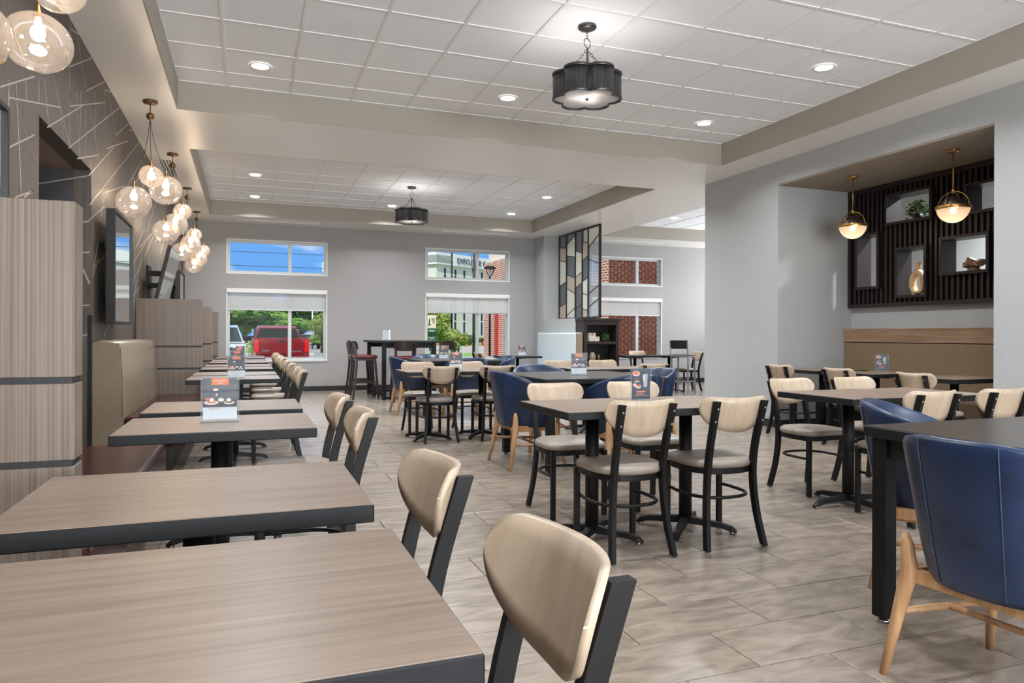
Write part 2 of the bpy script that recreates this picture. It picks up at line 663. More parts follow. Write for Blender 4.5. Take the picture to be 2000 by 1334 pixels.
def bay(x0, x1, y0, y1, gx, gy, px=0.6065, py=0.6065, single=True):
    def cuts(a, b, g, p):
        k = math.ceil((a + 0.03 - g) / p)
        c = [a]
        while g + k * p < b - 0.03:
            c.append(g + k * p)
            k += 1
        return c + [b]
    cx, cyy = cuts(x0, x1, gx, px), cuts(y0, y1, gy, py)
    if not single:
        struct('ceiling_tile_panel', MB().box(x0, x1, y0, y1, ZC + .006, ZC + .02), M['tile_white'], ce)
        return
    g = MB()
    for x in cx[1:-1]:
        g.box(x - .012, x + .012, y0, y1, ZC, ZC + .03)
    for y in cyy[1:-1]:
        g.box(x0, x1, y - .012, y + .012, ZC + .0005, ZC + .03)
    for a in (x0, x1 - .02):
        g.box(a, a + .02, y0, y1, ZC - .0005, ZC + .02)
    for a in (y0, y1 - .02):
        g.box(x0, x1, a, a + .02, ZC - .0005, ZC + .02)
    g.build('ceiling_grid', M['grid_white'], ce)
    for a, b in zip(cx, cx[1:]):
        for c, d in zip(cyy, cyy[1:]):
            key = (round(b - a, 3), round(d - c, 3))
            if key not in tile_cache:
                ww, hh = key[0] / 2 - .0115, key[1] / 2 - .0115
                tile_cache[key] = MB().box(-ww, ww, -hh, hh, 0, .015).mesh('ceiling_tile', M['tile_white'])
            inst('ceiling_tile', tile_cache[key], ce, ((a + b) / 2, (c + d) / 2, ZC + .007))


bay(BX0, BX1, 2.65, 7.65, -0.20, 6.044)
bay(BX0, BX1, 9.215, 14.15, -0.185, 10.79)
bay(7.27, 11.6, 9.2, 14.0, 7.55, 10.79)
bay(BX0, BX1, -3.9, 1.1, 0, 0, single=False)

# ---- walls
struct('wall_left', holes(MB(), 'X', XL - .12, XL, YB, YF + .15, 0, ZS, [(4.95, 6.46, 0, 2.45)]), M['wallpaper'])
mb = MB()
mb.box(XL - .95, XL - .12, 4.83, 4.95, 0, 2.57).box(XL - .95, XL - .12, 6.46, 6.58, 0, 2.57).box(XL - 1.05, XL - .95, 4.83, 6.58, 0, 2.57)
struct('wall_recess', mb, M['recess_shaded'])
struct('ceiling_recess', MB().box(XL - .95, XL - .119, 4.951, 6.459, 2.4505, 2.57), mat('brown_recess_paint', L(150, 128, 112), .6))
WIN = [(-0.40, 1.53), (3.59, 5.52), (7.58, 9.50)]
ZU, ZL = (2.35, 3.04), (0.62, 2.06)
rects = [(a, b, *z) for a, b in WIN for z in (ZU, ZL)]
struct('wall_far', holes(MB(), 'Y', YF, YF + .15, XL - .12, 12.7, -0.5, 3.8, rects), M['paint_grey'])
# the side with the niche: front pier, rear pier, header
NY0, NY1, NZ, NXB = 4.43, 7.18, 3.04, 7.43
mb = MB().box(XR, NXB + .14, YB, NY0, 0, ZS).box(XR, NXB + .14, NY1, 8.70, 0, ZS).box(XR, NXB + .14, NY0, NY1, NZ + .02, ZS)
struct('wall_right', mb, M['paint_pale'])
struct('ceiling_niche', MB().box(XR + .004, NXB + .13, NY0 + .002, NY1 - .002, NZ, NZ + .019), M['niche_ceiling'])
# openings of the display boxes through the niche's back wall: (y0, y1, z0, z1)
BOX = [(6.70, 7.00, 1.78, 2.43), (5.97, 6.555, 2.54, 2.86), (6.04, 6.40, 1.645, 2.19), (5.30, 5.82, 1.87, 2.245), (4.75, 5.52, 2.51, 2.79)]
struct('wall_niche', holes(MB(), 'X', NXB, NXB + .14, NY0, NY1, 0, NZ, BOX), M['paint_pale'])
struct('wall_corridor', MB().box(9.3, 9.42, 2.4, 8.7, 0, ZS).box(9.3, 12.7, 8.7, 8.82, 0, ZS).box(7.57, 9.42, 2.28, 2.4, 0, ZS), M['paint_pale'])
struct('wall_east', holes(MB(), 'X', 12.58, 12.7, 8.82, YF, 0, ZS, [(9.6, 11.8, .6, 3.0), (12.3, 14.5, .6, 3.0)]), M['paint_grey'])
struct('wall_rear', holes(MB(), 'Y', YB - .15, YB, XL - .12, XR, 0, ZS, [(-0.8, 1.9, .3, 3.1), (2.2, 4.9, .3, 3.1)]), M['paint_pale'])
struct('wall_pilaster', MB().box(6.10, 6.47, 14.4, YF, 0, ZS), M['paint_pale'])
struct('wall_half', MB().box(6.10, 6.56, 12.81, 14.4, 0, 1.50), M['paint_pale'])

# ---- wallpaper lines: thin metallic strokes, traced in wall coordinates (y, z)
WL = [(4.38,2.38,5.45,2.65),(5.72,2.74,7.01,3.16),(5.13,2.43,6.18,2.89),(4.38,2.12,4.85,2.31),(5.69,2.44,7.8,3.36),(5.96,2.43,6.74,2.64),(7.55,3.02,8.34,3.35),(8.34,3.28,8.62,3.35),(7.09,2.78,8.31,3.16),(6.36,2.39,7.43,2.87),(6.38,2.16,9.1,3.35),(7.54,2.34,9.58,3.32),(7.02,2.38,8.06,2.64),(6.36,2.04,7.02,2.26),(8.39,2.76,8.71,2.86),(4.49,1.88,4.83,1.98),(4.65,1.91,4.83,1.98),(4.24,2.39,4.85,2.65),(5.71,3.01,6.49,3.36),(6.26,3.02,7.0,3.34),(7.01,3.27,7.32,3.35),(5.72,3.28,6.03,3.36),(8.6,1.89,9.62,2.26),(8.85,2.11,9.57,2.42),(8.53,1.67,10.39,2.43),(8.47,1.52,9.37,1.74)]
WLT = [(4.43,2.42,4.86,2.17),(4.51,2.45,4.61,1.9),(4.68,2.5,4.69,2.46),(4.94,2.59,4.95,2.53),(5.09,2.63,5.16,2.45),(5.35,2.72,5.74,2.46),(5.44,2.65,5.57,2.46),(5.72,2.84,5.72,2.45),(5.93,2.9,6.03,2.48),(6.22,2.88,6.25,2.51),(6.39,2.94,6.76,2.59),(7.01,3.25,7.01,3.02),(7.17,3.3,7.55,3.02),(7.84,3.27,7.84,3.13),(6.76,2.59,6.95,2.28),(6.42,2.52,6.49,2.18),(7.65,2.94,8.1,2.69),(7.2,2.82,7.21,2.53),(6.06,2.95,6.07,2.69),(6.56,3.11,6.62,2.73),(4.37,2.41,4.38,1.87),(4.38,2.47,4.38,2.13),(4.5,2.51,4.59,1.94),(4.68,2.57,4.69,2.46),(4.94,2.67,4.95,2.52),(5.06,2.71,5.16,2.47),(5.27,2.8,5.71,2.46),(5.72,3.36,5.72,2.8),(5.95,3.32,6.23,3.03)]
r2 = random.Random(21)
for k in range(26):                        # the pattern carries on along the rest of the wall
    y, z = r2.uniform(8.4, 14.6), r2.uniform(1.2, 3.2)
    l, a = r2.uniform(.5, 1.4), r2.uniform(.15, .75)
    WL.append((y, z, min(y + l * math.cos(a), 14.95), min(z + l * math.sin(a), 3.33)))
for k in range(22):
    y, z = r2.uniform(8.2, 14.8), r2.uniform(2.0, 3.3)
    WLT.append((y, z, y + r2.uniform(-.05, .25), z - r2.uniform(.4, 1.0)))
for k in range(20):
    y, z = r2.uniform(-3.5, 3.8), r2.uniform(1.2, 3.2)
    l, a = r2.uniform(.5, 1.2), r2.uniform(.15, .75)
    WL.append((y, z, y + l * math.cos(a), min(z + l * math.sin(a), 3.33)))
for k in range(14):
    y, z = r2.uniform(6.5, 8.3), r2.uniform(.9, 2.2)
    WL.append((y, z, y + r2.uniform(.2, .6), z + r2.uniform(.1, .3)))


def strokes(lines, w):
    mb = MB()
    for y0, z0, y1, z1 in lines:
        for (a, b) in ((4.95, 6.46),):     # nothing over the recess
            if z0 < 2.44 and z1 < 2.44 and a < (y0 + y1) / 2 < b:
                break
        else:
            mb.obox((XL + .0006, y0, z0), (XL + .0006, y1, z1), .0012, w, up=(0, -(z1 - z0), y1 - y0))
    return mb


o = strokes(WL, .009).build('wallpaper_strokes', M['wall_line'], bpy.data.objects['wall_left'])
o['kind'] = 'stuff'
o = strokes(WLT, .0035).build('wallpaper_fine_strokes', M['wall_line'], bpy.data.objects['wall_left'])
o['kind'] = 'stuff'
mb = MB()
for x0, z0, x1, z1 in ((-1.18, 2.41, -1.9, 2.22), (-1.9, 2.32, -1.45, 2.06), (-1.18, 2.05, -1.5, 1.96), (-1.18, 1.80, -1.6, 1.76), (-1.25, 1.72, -1.18, 1.55), (-1.18, 1.38, -1.5, 1.34), (-1.18, 1.15, -1.5, 1.05)):
    mb.obox((x0, 6.4594, z0), (x1, 6.4594, z1), .0012, .010, up=(-(z1 - z0), 0, x1 - x0))
o = mb.build('recess_strokes', M['wall_line'], bpy.data.objects['wall_recess'])
o['kind'] = 'stuff'
struct('trim_1', MB().box(XL - .02, XL + .006, 6.452, 6.492, 0, 1.30), M['black'])

# ---- baseboards
struct('baseboard_far', MB().box(-0.4, 6.10, YF - .014, YF, 0, .10).box(6.47, 12.58, YF - .014, YF, 0, .10), M['base_black'])
struct('baseboard_right', MB().box(XR - .012, XR, YB, NY0, 0, .10).box(XR - .012, XR, NY1, 8.7, 0, .10).box(XR - .012, NXB, 8.7, 8.712, 0, .10)
       .box(XR, NXB, NY1 - .012, NY1, 0, .10), M['base_black'])

# ---- windows in the far wall: frame, mullion, panes, sill; roller shade before each lower one
wn = 0
SH_LAB = ['before the window with the red pickup', 'before the window with the green sign', 'before the window facing the brick wall']
for i, (a, b) in enumerate(WIN):
    mx = a + (b - a) * (.62 if i != 2 else .66)
    for (z0, z1), low in ((ZU, False), (ZL, True)):
        wn += 1
        wo = bpy.data.objects.new('window_%d' % wn, None)
        COL.objects.link(wo)
        wo['kind'] = 'structure'
        f = MB()
        t = .022                           # white lining of the reveal
        f.box(a, a + t, YF - .004, YF + .15, z0, z1).box(b - t, b, YF - .004, YF + .15, z0, z1)
        f.box(a + t, b - t, YF - .004, YF + .15, z1 - t, z1).box(a + t, b - t, YF - .004, YF + .15, z0, z0 + t)
        f.build('window_lining', M['paint_white'], wo)
        f = MB()
        g, y0, y1 = .045, YF + .075, YF + .125
        A, B, C, D = a + t, b - t, z0 + t, z1 - t
        f.box(A, A + g, y0, y1, C, D).box(B - g, B, y0, y1, C, D).box(A + g, B - g, y0, y1, D - g, D).box(A + g, B - g, y0, y1, C, C + g)
        f.build('window_frame', M['alu'], wo)
        MB().box(mx - .033, mx + .033, y0 - .01, y1, C + g, D - g).build('mullion', M['alu'], wo)
        MB().box(A + g, mx - .033, YF + .098, YF + .104, C + g, D - g).build('pane', M['pane'], wo)
        MB().box(mx + .033, B - g, YF + .098, YF + .104, C + g, D - g).build('pane', M['pane'], wo)
        if low:
            MB().box(a - .01, b + .01, YF - .018, YF + .0, z0 - .018, z0 + .006).build('window_sill', M['alu'], wo)
            sh = thing('roller_shade', 'pale translucent roller shade pulled partway down ' + SH_LAB[i], 'window shade', ((a + b) / 2, YF + .03, z1), 0, 'roller shades on the far windows')
            hw = (b - a) / 2
            MB().box(-hw + .002, hw - .002, -.055, .02, -.085, -.002, .006).build('cassette', M['paint_white'], sh)
            MB().box(-hw + .03, hw - .03, .005, .0062, -.40, -.08).build('fabric', M['shade'], sh)
            MB().box(-hw + .03, hw - .03, -.003, .015, -.43, -.40, .003).build('hem_bar', M['alu'], sh)

# ---- recessed downlights
proto = thing('downlight', 'x', 'ceiling light')
MB().lathe([(.072, .004), (.082, -.004), (.095, -.004), (.098, .001), (.098, .004)], n=32, cap=False).build('trim_ring', M['paint_white'], proto)
MB().lathe([(.001, -.0005), (.075, -.0005), (.075, .004)], n=32).build('lens', M['led'], proto)
DL = Proto(proto)


def lamp_data(name, kind, power, size=.1, col=(1, .95, .88), spread=None):
    d = bpy.data.lights.new(name, kind)
    d.energy = power
    d.color = col
    if kind == 'AREA':
        d.shape = 'DISK'
        d.size = size
        if spread:
            d.spread = spread
    else:
        d.shadow_soft_size = size
    return d


dl_light = lamp_data('downlight_lamp', 'AREA', DOWN_W, .14, (.94, .97, 1.0), math.radians(140))
dl_bright = dl_light.copy()            # the middle of the back bay is lamped brighter
dl_bright.energy = DOWN_W * 1.9
dls = [((.10, 6.96), 'nearest bay: round recessed downlight by the corner of the left soffit and the cross beam'),
       ((2.54, 6.97), 'round recessed downlight just beyond the larger scalloped pendant, before the cross beam'),
       ((4.98, 6.98), 'round recessed downlight by the corner where cross beam meets the right soffit'),
       ((4.97, 5.13), 'round recessed downlight alone near the top right of the front ceiling bay'),
       ((.10, 11.74), 'back bay round downlight over the left tables, the closer of two in line'),
       ((.11, 13.58), 'back bay round downlight over the left tables, the farther of two in line'),
       ((2.59, 13.60), 'round recessed downlight just left of the small far scalloped pendant'),
       ((5.03, 13.58), 'round recessed downlight at the right end of the back ceiling bay')]
out_dl = [(.10, 5.13), (.10, 3.3), (2.54, 3.3), (4.98, 3.3), (.1, -3.2), (2.54, -3.2), (4.98, -3.2), (.1, -1.4), (4.98, -1.4), (4.98, .4),
          (5.03, 11.74), (.10, 9.9), (2.57, 9.9), (5.03, 9.9), (8.4, 10.4), (10.4, 10.4), (8.4, 12.8), (10.4, 12.8)]
for (x, y), lab in dls + [(p, 'round recessed downlight outside the part of the ceiling seen') for p in out_dl]:
    d = DL.place(lab, (x, y, ZC - .001), 0, 'recessed ceiling downlights')
    l = bpy.data.objects.new('downlight_lamp', dl_bright if 9 < y < 12.5 and x < 7 else dl_light)
    COL.objects.link(l)
    l.parent = d
    l.location = (0, 0, -.012)
# an added unseen lamp that brightens the passage seen through the display boxes
d = DL.place('added unseen round downlight brightening the passage behind the slatted panel', (8.4, 5.8, ZS - .001), 0, 'recessed ceiling downlights')
l = bpy.data.objects.new('downlight_lamp', dl_light)
COL.objects.link(l)
l.parent = d
l.location = (0, 0, -.012)
l.data = dl_light.copy()
l.data.energy = DOWN_W * 3.2

# ---- slot diffusers in the far soffit and by the left wall
for (a, b), lab in (((-.20, 1.32), 'white slot air diffuser in the soffit above the red pickup window'), ((3.85, 5.30), 'white slot air diffuser in the soffit above the green sign window'),
                    ((7.7, 9.2), 'white slot air diffuser in the soffit above the brick wall window')):
    s_ = thing('slot_diffuser', lab, 'air vent', ((a + b) / 2, 14.56, ZS), 0, 'slot diffusers in the far soffit')
    hw = (b - a) / 2
    MB().box(-hw, hw, -.075, -.045, -.006, .0).box(-hw, hw, .045, .075, -.006, .0).box(-hw, hw, -.014, .014, -.006, 0).build('frame', M['paint_white'], s_)
    MB().box(-hw, hw, -.045, .045, -.0015, .0).build('slot', M['grid_white'], s_)
s_ = thing('slot_vent', 'small black slotted air vent in the left soffit between globe clusters', 'air vent', (-.985, 10.4, ZS))
MB().box(-.08, .08, -.52, .52, -.004, 0).build('frame', M['paint_beige'], s_)
for k in range(4):
    MB().box(-.066 + k * .038, -.052 + k * .038, -.5, .5, -.006, -.003).build('slot', M['black'], s_)
# ================================================================== light fixtures
# ---- scalloped drum pendants (six lobes)
def lobed(r_out, z, n=96, lobes=6, phase=.26):
    pts = []
    for k in range(n):
        a = 2 * PI * k / n
        u = ((a + phase) * lobes / (2 * PI)) % 1.0 - .5
        h = PI / lobes
        d = r_out * .58                    # circles of radius rr centred on a ring
        rr = r_out - d
        th = u * 2 * h
        s = d * math.sin(th)
        r = d * math.cos(th) + math.sqrt(max(rr * rr - s * s, 0))
        pts.append((r * math.cos(a), r * math.sin(a), z))
    return pts


fp = thing('drum_pendant', 'x', 'pendant light')
R, H0, H1 = .275, -.580, -.385             # relative to the ceiling
mb = MB()
mb.rings([lobed(R, H0), lobed(R, H1), lobed(R - .006, H1), lobed(R - .006, H0), lobed(R, H0)], True, True, False, False)
sh = mb.build('shade', M['gunmetal'], fp)
for z in (H0, H1):
    mb = MB()
    mb.rings([lobed(R + .004, z - .010), lobed(R + .006, z), lobed(R + .004, z + .010), lobed(R - .012, z + .010), lobed(R - .012, z - .010), lobed(R + .004, z - .010)], True, False, False, False)
    mb.build('rim', M['gunmetal'], sh)
df = MB().rings([lobed(R - .008, H0 + .004), lobed(R - .008, H0 + .009)]).build('diffuser', M['diffuser'], fp)
MB().lathe([(.001, H0 - .010), (.011, H0 - .010), (.013, H0 - .002), (.013, H0 + .006)], n=16).build('finial', M['gunmetal'], df)
MB().lathe([(.001, -.030), (.018, -.030), (.060, -.022), (.074, -.012), (.074, 0)], n=28).build('canopy', M['gunmetal'], fp)
MB().cyl((0, 0, H1 - .05), (0, 0, -.178), .006).build('stem', M['gunmetal'], fp)
ring = [(.038 * math.cos(2 * PI * k / 28), 0, -.132 + .038 * math.sin(2 * PI * k / 28)) for k in range(28)]
MB().tube(ring, .0035, 6, closed=True).build('ring', M['gunmetal'], fp)


def chain(mb, p, q, n, w=.010, r=.0022):
    p, q = Vector(p), Vector(q)
    d = (q - p) / n
    u = d.normalized()
    s = u.cross(Vector((0, 0, 1)))
    s = s.normalized() if s.length > .01 else Vector((1, 0, 0))
    s2 = u.cross(s)
    for k in range(n):
        c = p + d * (k + .5)
        a = s if k % 2 else s2
        L_ = d.length * .62
        mb.tube([c + u * (L_ * math.cos(t)) + a * (w * math.sin(t)) for t in [2 * PI * i / 12 for i in range(12)]], r, 4, closed=True)
    return mb


chain(MB(), (0, 0, -.03), (0, 0, -.096), 3).build('chain', M['gunmetal'], fp)
for a in (.5, .5 + 2 * PI / 3, .5 + 4 * PI / 3):
    chain(MB(), (0, 0, -.182), (.15 * math.cos(a), .15 * math.sin(a), H1 + .01), 8).build('chain', M['gunmetal'], fp)
for a in (0.3, 2.4, 4.5):
    MB().sphere((.13 * math.cos(a), .13 * math.sin(a), H0 + .06), .028, n=12, m=8).build('bulb', M['pendant_bulb'], fp)
FP = Proto(fp)
fl_light = lamp_data('pendant_lamp', 'POINT', FLOWER_W, .10, (1, .95, .9))
for (x, y), lab in (((2.545, 5.13), 'large dark scalloped drum pendant hanging in the front ceiling bay'), ((2.57, 11.75), 'small-looking dark scalloped drum pendant hanging in the back ceiling bay')):
    p = FP.place(lab, (x, y, ZC), .42, 'scalloped drum pendants')
    l = bpy.data.objects.new('pendant_lamp', fl_light)
    COL.objects.link(l)
    l.parent = p
    l.location = (0, 0, H0 + .10)


# ---- clusters of glass globes on cords
def globe_prof(r, rz, n=14):
    """open-bottomed blown globe: radius, height from the top down to a rimmed hole"""
    out = []
    for k in range(n + 1):
        a = .10 + (PI - .10 - .42) * k / n
        out.append((r * math.sin(a), rz * math.cos(a)))
    return out


g_light = lamp_data('globe_lamp', 'POINT', GLOBE_W, .035, (1, .85, .68))


def globe_cluster(label, loc, offs, lit=True):
    """offs: (dx, dy, z of the globe's centre below the soffit, radius, tilt direction)"""
    t = thing('globe_pendant', label, 'pendant light', loc, 0, 'glass globe cluster pendants')
    MB().lathe([(.001, -.022), (.062, -.022), (.064, -.018), (.064, 0)], n=28).build('canopy', M['bronze'], t)
    MB().cyl((0, 0, -.02), (0, 0, -.11), .005).build('stem', M['bronze'], t)
    MB().sphere((0, 0, -.145), .036, n=18, m=12).build('ball', M['bronze'], t)
    for dx, dy, z, r, ta in offs:
        rz = r * .93
        tilt = Matrix.Translation((dx, dy, z)) @ Matrix.Rotation(.32, 4, Vector((math.cos(ta), math.sin(ta), 0)))
        g = MB()
        g.lathe(globe_prof(r, rz), n=30, cap=False)
        g.bm.transform(tilt)
        go = g.build('globe', M['globe'], t)
        hz, hr = rz * math.cos(PI - .42), r * math.sin(PI - .42)
        g = MB()
        g.tube([(hr * math.cos(2 * PI * k / 28), hr * math.sin(2 * PI * k / 28), hz) for k in range(28)], .0035, 6, closed=True)
        g.bm.transform(tilt)
        g.build('globe_lip', M['globe'], go)
        top = Vector((dx, dy, z + rz * .98))
        MB().lathe([(.020, -.012), (.016, .0), (.008, .030), (.007, .052), (.001, .056)], c=top, n=16).build('cap', M['brass'], t)
        MB().cyl(top, top - Vector((0, 0, .05)), .016, .014).build('socket', M['paint_white'], go)
        c = top - Vector((0, 0, .088))
        b = MB().sphere(c, .031, rz=.038, n=14, m=10).build('bulb', M['glow'], go)
        l = bpy.data.objects.new('globe_lamp', g_light)
        COL.objects.link(l)
        l.parent = t
        l.location = c
        # brass wire loop carried round the globe
        g = MB()
        g.tube([(1.012 * r * math.sin(a) * math.cos(.5 + .35 * math.sin(a * 2)), 1.012 * r * math.sin(a) * math.sin(.5 + .35 * math.sin(a * 2)), 1.012 * rz * math.cos(a)) for a in [.15 + (2.75 - .15) * k / 22 for k in range(23)]], .002, 5)
        g.bm.transform(tilt @ Matrix.Rotation(ta * 2, 4, 'Z'))
        g.build('wire', M['brass'], go)
        mid = Vector((dx * .35, dy * .35, (-.18 + top.z) / 2))
        MB().tube(catmull([(0, 0, -.175), mid, top + Vector((0, 0, .05))], 5), .0028, 6).build('cord', M['black'], t)
    return t


RT = Vector((math.cos(TH), -math.sin(TH)))
FW = Vector((math.sin(TH), math.cos(TH)))


def offs(lst):
    out = []
    for lat, dep, z, r, ta in lst:
        v = RT * lat + FW * dep
        out.append((v.x, v.y, z - ZS, r, ta))
    return out


globe_cluster('cluster of large clear glass globes cut off by the top edge of the photo', (-.865, 3.62, ZS),
              offs([(.08, .02, 2.67, .112, 2.0), (-.13, .20, 2.50, .145, 1.0), (-.175, -.17, 2.395, .158, 3.4)]))
globe_cluster('three-globe glass pendant hanging closest to the deep-framed wall mirror', (-.87, 7.47, ZS),
              offs([(-.05, .12, 2.665, .110, 1.2), (.15, .0, 2.507, .145, 5.6), (-.11, -.08, 2.385, .152, 3.4)]))
globe_cluster('three-globe glass pendant second from the wall mirror, next to the black vent', (-.865, 9.55, ZS),
              offs([(.09, .06, 2.655, .106, 4.0), (-.03, .14, 2.51, .144, 2.2), (-.02, -.12, 2.385, .150, 3.6)]))
globe_cluster('three-globe glass pendant third from the wall mirror', (-.86, 11.70, ZS),
              offs([(.06, .10, 2.66, .108, 3.0), (.08, -.06, 2.50, .144, 1.4), (-.09, .02, 2.385, .150, 5.2)]))
globe_cluster('three-globe glass pendant farthest down, nearest the sky window', (-.865, 13.88, ZS),
              offs([(.10, .06, 2.66, .108, 3.0), (.06, -.05, 2.50, .144, 1.4), (-.05, .02, 2.385, .150, 5.2)]))

# ---- niche pendants: brass hoop, smoked dome, ribbed glass bowl
np_ = thing('dome_pendant', 'x', 'pendant light')
MB().lathe([(.001, -.03), (.02, -.03), (.055, -.02), (.062, -.012), (.062, 0)], n=24).build('canopy', M['brass'], np_)
MB().cyl((0, 0, -.02), (0, 0, -.40), .007).build('rod', M['brass'], np_)
MB().lathe([(.001, -.445), (.014, -.44), (.018, -.42), (.014, -.40), (.008, -.385)], n=16).build('collar', M['brass'], np_)
RZ = -.585
MB().lathe([(.150, RZ - .016), (.160, RZ - .016), (.162, RZ), (.160, RZ + .016), (.150, RZ + .016), (.150, RZ - .016)], n=40, cap=False, smooth=False).build('band', M['brass'], np_)
for a in (0.2, 0.2 + PI / 2):
    MB().tube([(.155 * math.cos(t) * math.cos(a), .155 * math.cos(t) * math.sin(a), RZ + .165 * math.sin(t)) for t in [PI * k / 20 for k in range(21)]], .0055, 6).build('hoop', M['brass'], np_)
MB().lathe([(.118 * math.cos(t), RZ + .125 * math.sin(t)) for t in [PI / 2 * k / 10 for k in range(10)]] + [(.004, RZ + .125)], n=32).build('dome', M['dark_wood'], np_)
bo = MB().lathe([(.004, RZ - .150)] + [(.150 * math.sin(t), RZ - .150 * math.cos(t)) for t in [PI / 2 * k / 10 for k in range(1, 11)]], n=48, cap=False).build('bowl', M['ribbed'], np_)
MB().sphere((0, 0, RZ - .03), .030, n=14, m=10).build('bulb', M['niche_glow'], np_)
NP = Proto(np_)
n_light = lamp_data('dome_pendant_lamp', 'POINT', NICHE_W, .05, (1, .78, .55))
for (x, y), lab in (((6.69, 6.45), 'brass-banded dome pendant hanging by the niche side wall'), ((6.68, 5.17), 'brass-banded dome pendant hanging before the open display box with no object')):
    p = NP.place(lab, (x, y, NZ), 0, 'dome pendants in the niche')
    l = bpy.data.objects.new('dome_pendant_lamp', n_light)
    COL.objects.link(l)
    l.parent = p
    l.location = (0, 0, RZ - .07)

# ================================================================== furniture prototypes
# ---- cafe chair: black steel frame, bent plywood back, taupe vinyl seat. Faces +Y
cc = thing('cafe_chair', 'x', 'chair')
for s in (-1, 1):
    pts = catmull([(s * .182, -.222, .008), (s * .160, -.182, .20), (s * .146, -.170, .40), (s * .144, -.196, .58), (s * .150, -.262, .805)], 4)
    bp = MB().sweep(pts, .024, .040).build('back_post', M['black_metal'], cc)
    for z, y in ((.765, -.270), (.695, -.249)):
        MB().lathe([(.001, .004), (.006, .003), (.007, 0)], n=8).build('bolt', M['steel'], bp, (s * .150, y, z)).rotation_euler = (PI / 2 + .1, 0, 0)
    MB().cyl((s * .182, -.222, 0), (s * .182, -.222, .010), .013, n=10).build('glide', M['steel'], bp)
    lg = MB().box(s * .178 - .0145, s * .178 + .0145, .165, .195, .006, .425, .003).build('leg', M['black_metal'], cc)
    MB().cyl((s * .178, .18, 0), (s * .178, .18, .008), .013, n=10).build('glide', M['steel'], lg)


def seat_outline(sc_=1.0, z=0.0, n=40):
    pts = []
    for k in range(n):
        a = 2 * PI * k / n
        c, s = math.cos(a), math.sin(a)
        if s >= 0:                         # front: squarish
            x = .208 * abs(c) ** .36 * (1 if c >= 0 else -1)
            y = .205 * abs(s) ** .36
        else:                              # rear: round
            x = .208 * abs(c) ** .82 * (1 if c >= 0 else -1)
            y = -.200 * abs(s) ** .9
        pts.append((x * sc_, y * sc_, z))
    return pts


MB().rings([seat_outline(.93, .432), seat_outline(.985, .440), seat_outline(1.0, .455), seat_outline(.975, .468), seat_outline(.90, .477), seat_outline(.6, .483), seat_outline(.25, .485)]).build('seat', M['taupe_vinyl'], cc)
MB().rings([seat_outline(.90, .402), seat_outline(.95, .402), seat_outline(.95, .434), seat_outline(.90, .434), seat_outline(.90, .402)], True, False, False, False).build('seat_frame', M['black_metal'], cc)
ro = [(s_[0] * .86, s_[1] * .86, .272) for s_ in seat_outline(1, 0, 48) if s_[1] < .165]
ro.sort(key=lambda p: math.atan2(p[0], -p[1] + .05))
MB().tube([(ro[0][0], .175, .272)] + ro + [(ro[-1][0], .175, .272)], .0095, 6).build('stretcher', M['black_metal'], cc)


def ply_back():
    mb = MB()
    n, m = 40, 5

    def P(s, v, off):
        q = abs(s) / .205
        e = max(0, (q - .74) / .26)
        hi = .822 + .010 * q ** 2 - .062 * (1 - math.sqrt(max(0, 1 - e * e)))
        f = min(1, q) ** 1.5
        lo = .632 + .045 * q ** 2 + .090 * (1 - math.sqrt(max(0, 1 - f * f)))
        z = lo + (hi - lo) * v
        y = -.245 + .075 * q ** 2 - (z - .72) * .30 + off
        return (s, y, z)
    rr = []
    for i in range(n + 1):
        s = .205 * math.sin(PI / 2 * (2 * i / n - 1) * .999)
        rr.append([P(s, j / m, .008) for j in range(m + 1)] + [P(s, 1 - j / m, -.009) for j in range(m + 1)])
    mb.rings(rr, True, True, True, True)
    return mb


MB_ = ply_back()
MB_.build('backrest', M['ply'], cc)
CC = Proto(cc)


# ---- pedestal table: woodgrain laminate top with black edge, column, four-footed base
def pedestal_table(name, wx, wy, h, top, arms, col_r=.038):
    t = thing(name, 'x', 'table')
    eb = MB().box(-wx / 2, wx / 2, -wy / 2, wy / 2, h - .042, h - .0015, .003).build('edge_band', M['edge_black'], t)
    MB().box(-wx / 2 + .003, wx / 2 - .003, -wy / 2 + .003, wy / 2 - .003, h - .004, h, .0008).build('table_top', top, t)
    MB().cyl((0, 0, .05), (0, 0, h - .055), col_r, n=24).build('column', M['black_metal'], t)
    MB().box(-.16, .16, -.025, .025, h - .058, h - .042).box(-.025, .025, -.16, .16, h - .058, h - .042).build('spider', M['black_metal'], t)
    mb = MB()
    for k in range(4):
        a = arms + k * PI / 2
        u = Vector((math.cos(a), math.sin(a), 0))
        v = Vector((-u.y, u.x, 0))
        rr = []
        for d, wd, z0, z1 in ((.0, .050, .040, .085), (.10, .048, .036, .070), (.22, .044, .030, .056), (.27, .040, .014, .044), (.295, .030, .008, .022)):
            c = u * d
            rr.append([tuple(c + v * (wd / 2) + Vector((0, 0, z0))), tuple(c - v * (wd / 2) + Vector((0, 0, z0))), tuple(c - v * (wd / 2.6) + Vector((0, 0, z1))), tuple(c + v * (wd / 2.6) + Vector((0, 0, z1)))])
        mb.rings(rr, True, False)
    b = mb.build('base', M['black_metal'], t)
    for k in range(4):
        a = arms + k * PI / 2
        MB().cyl((.27 * math.cos(a), .27 * math.sin(a), 0), (.27 * math.cos(a), .27 * math.sin(a), .016), .016, n=12).build('glide', M['chrome'], b)
    return Proto(t)


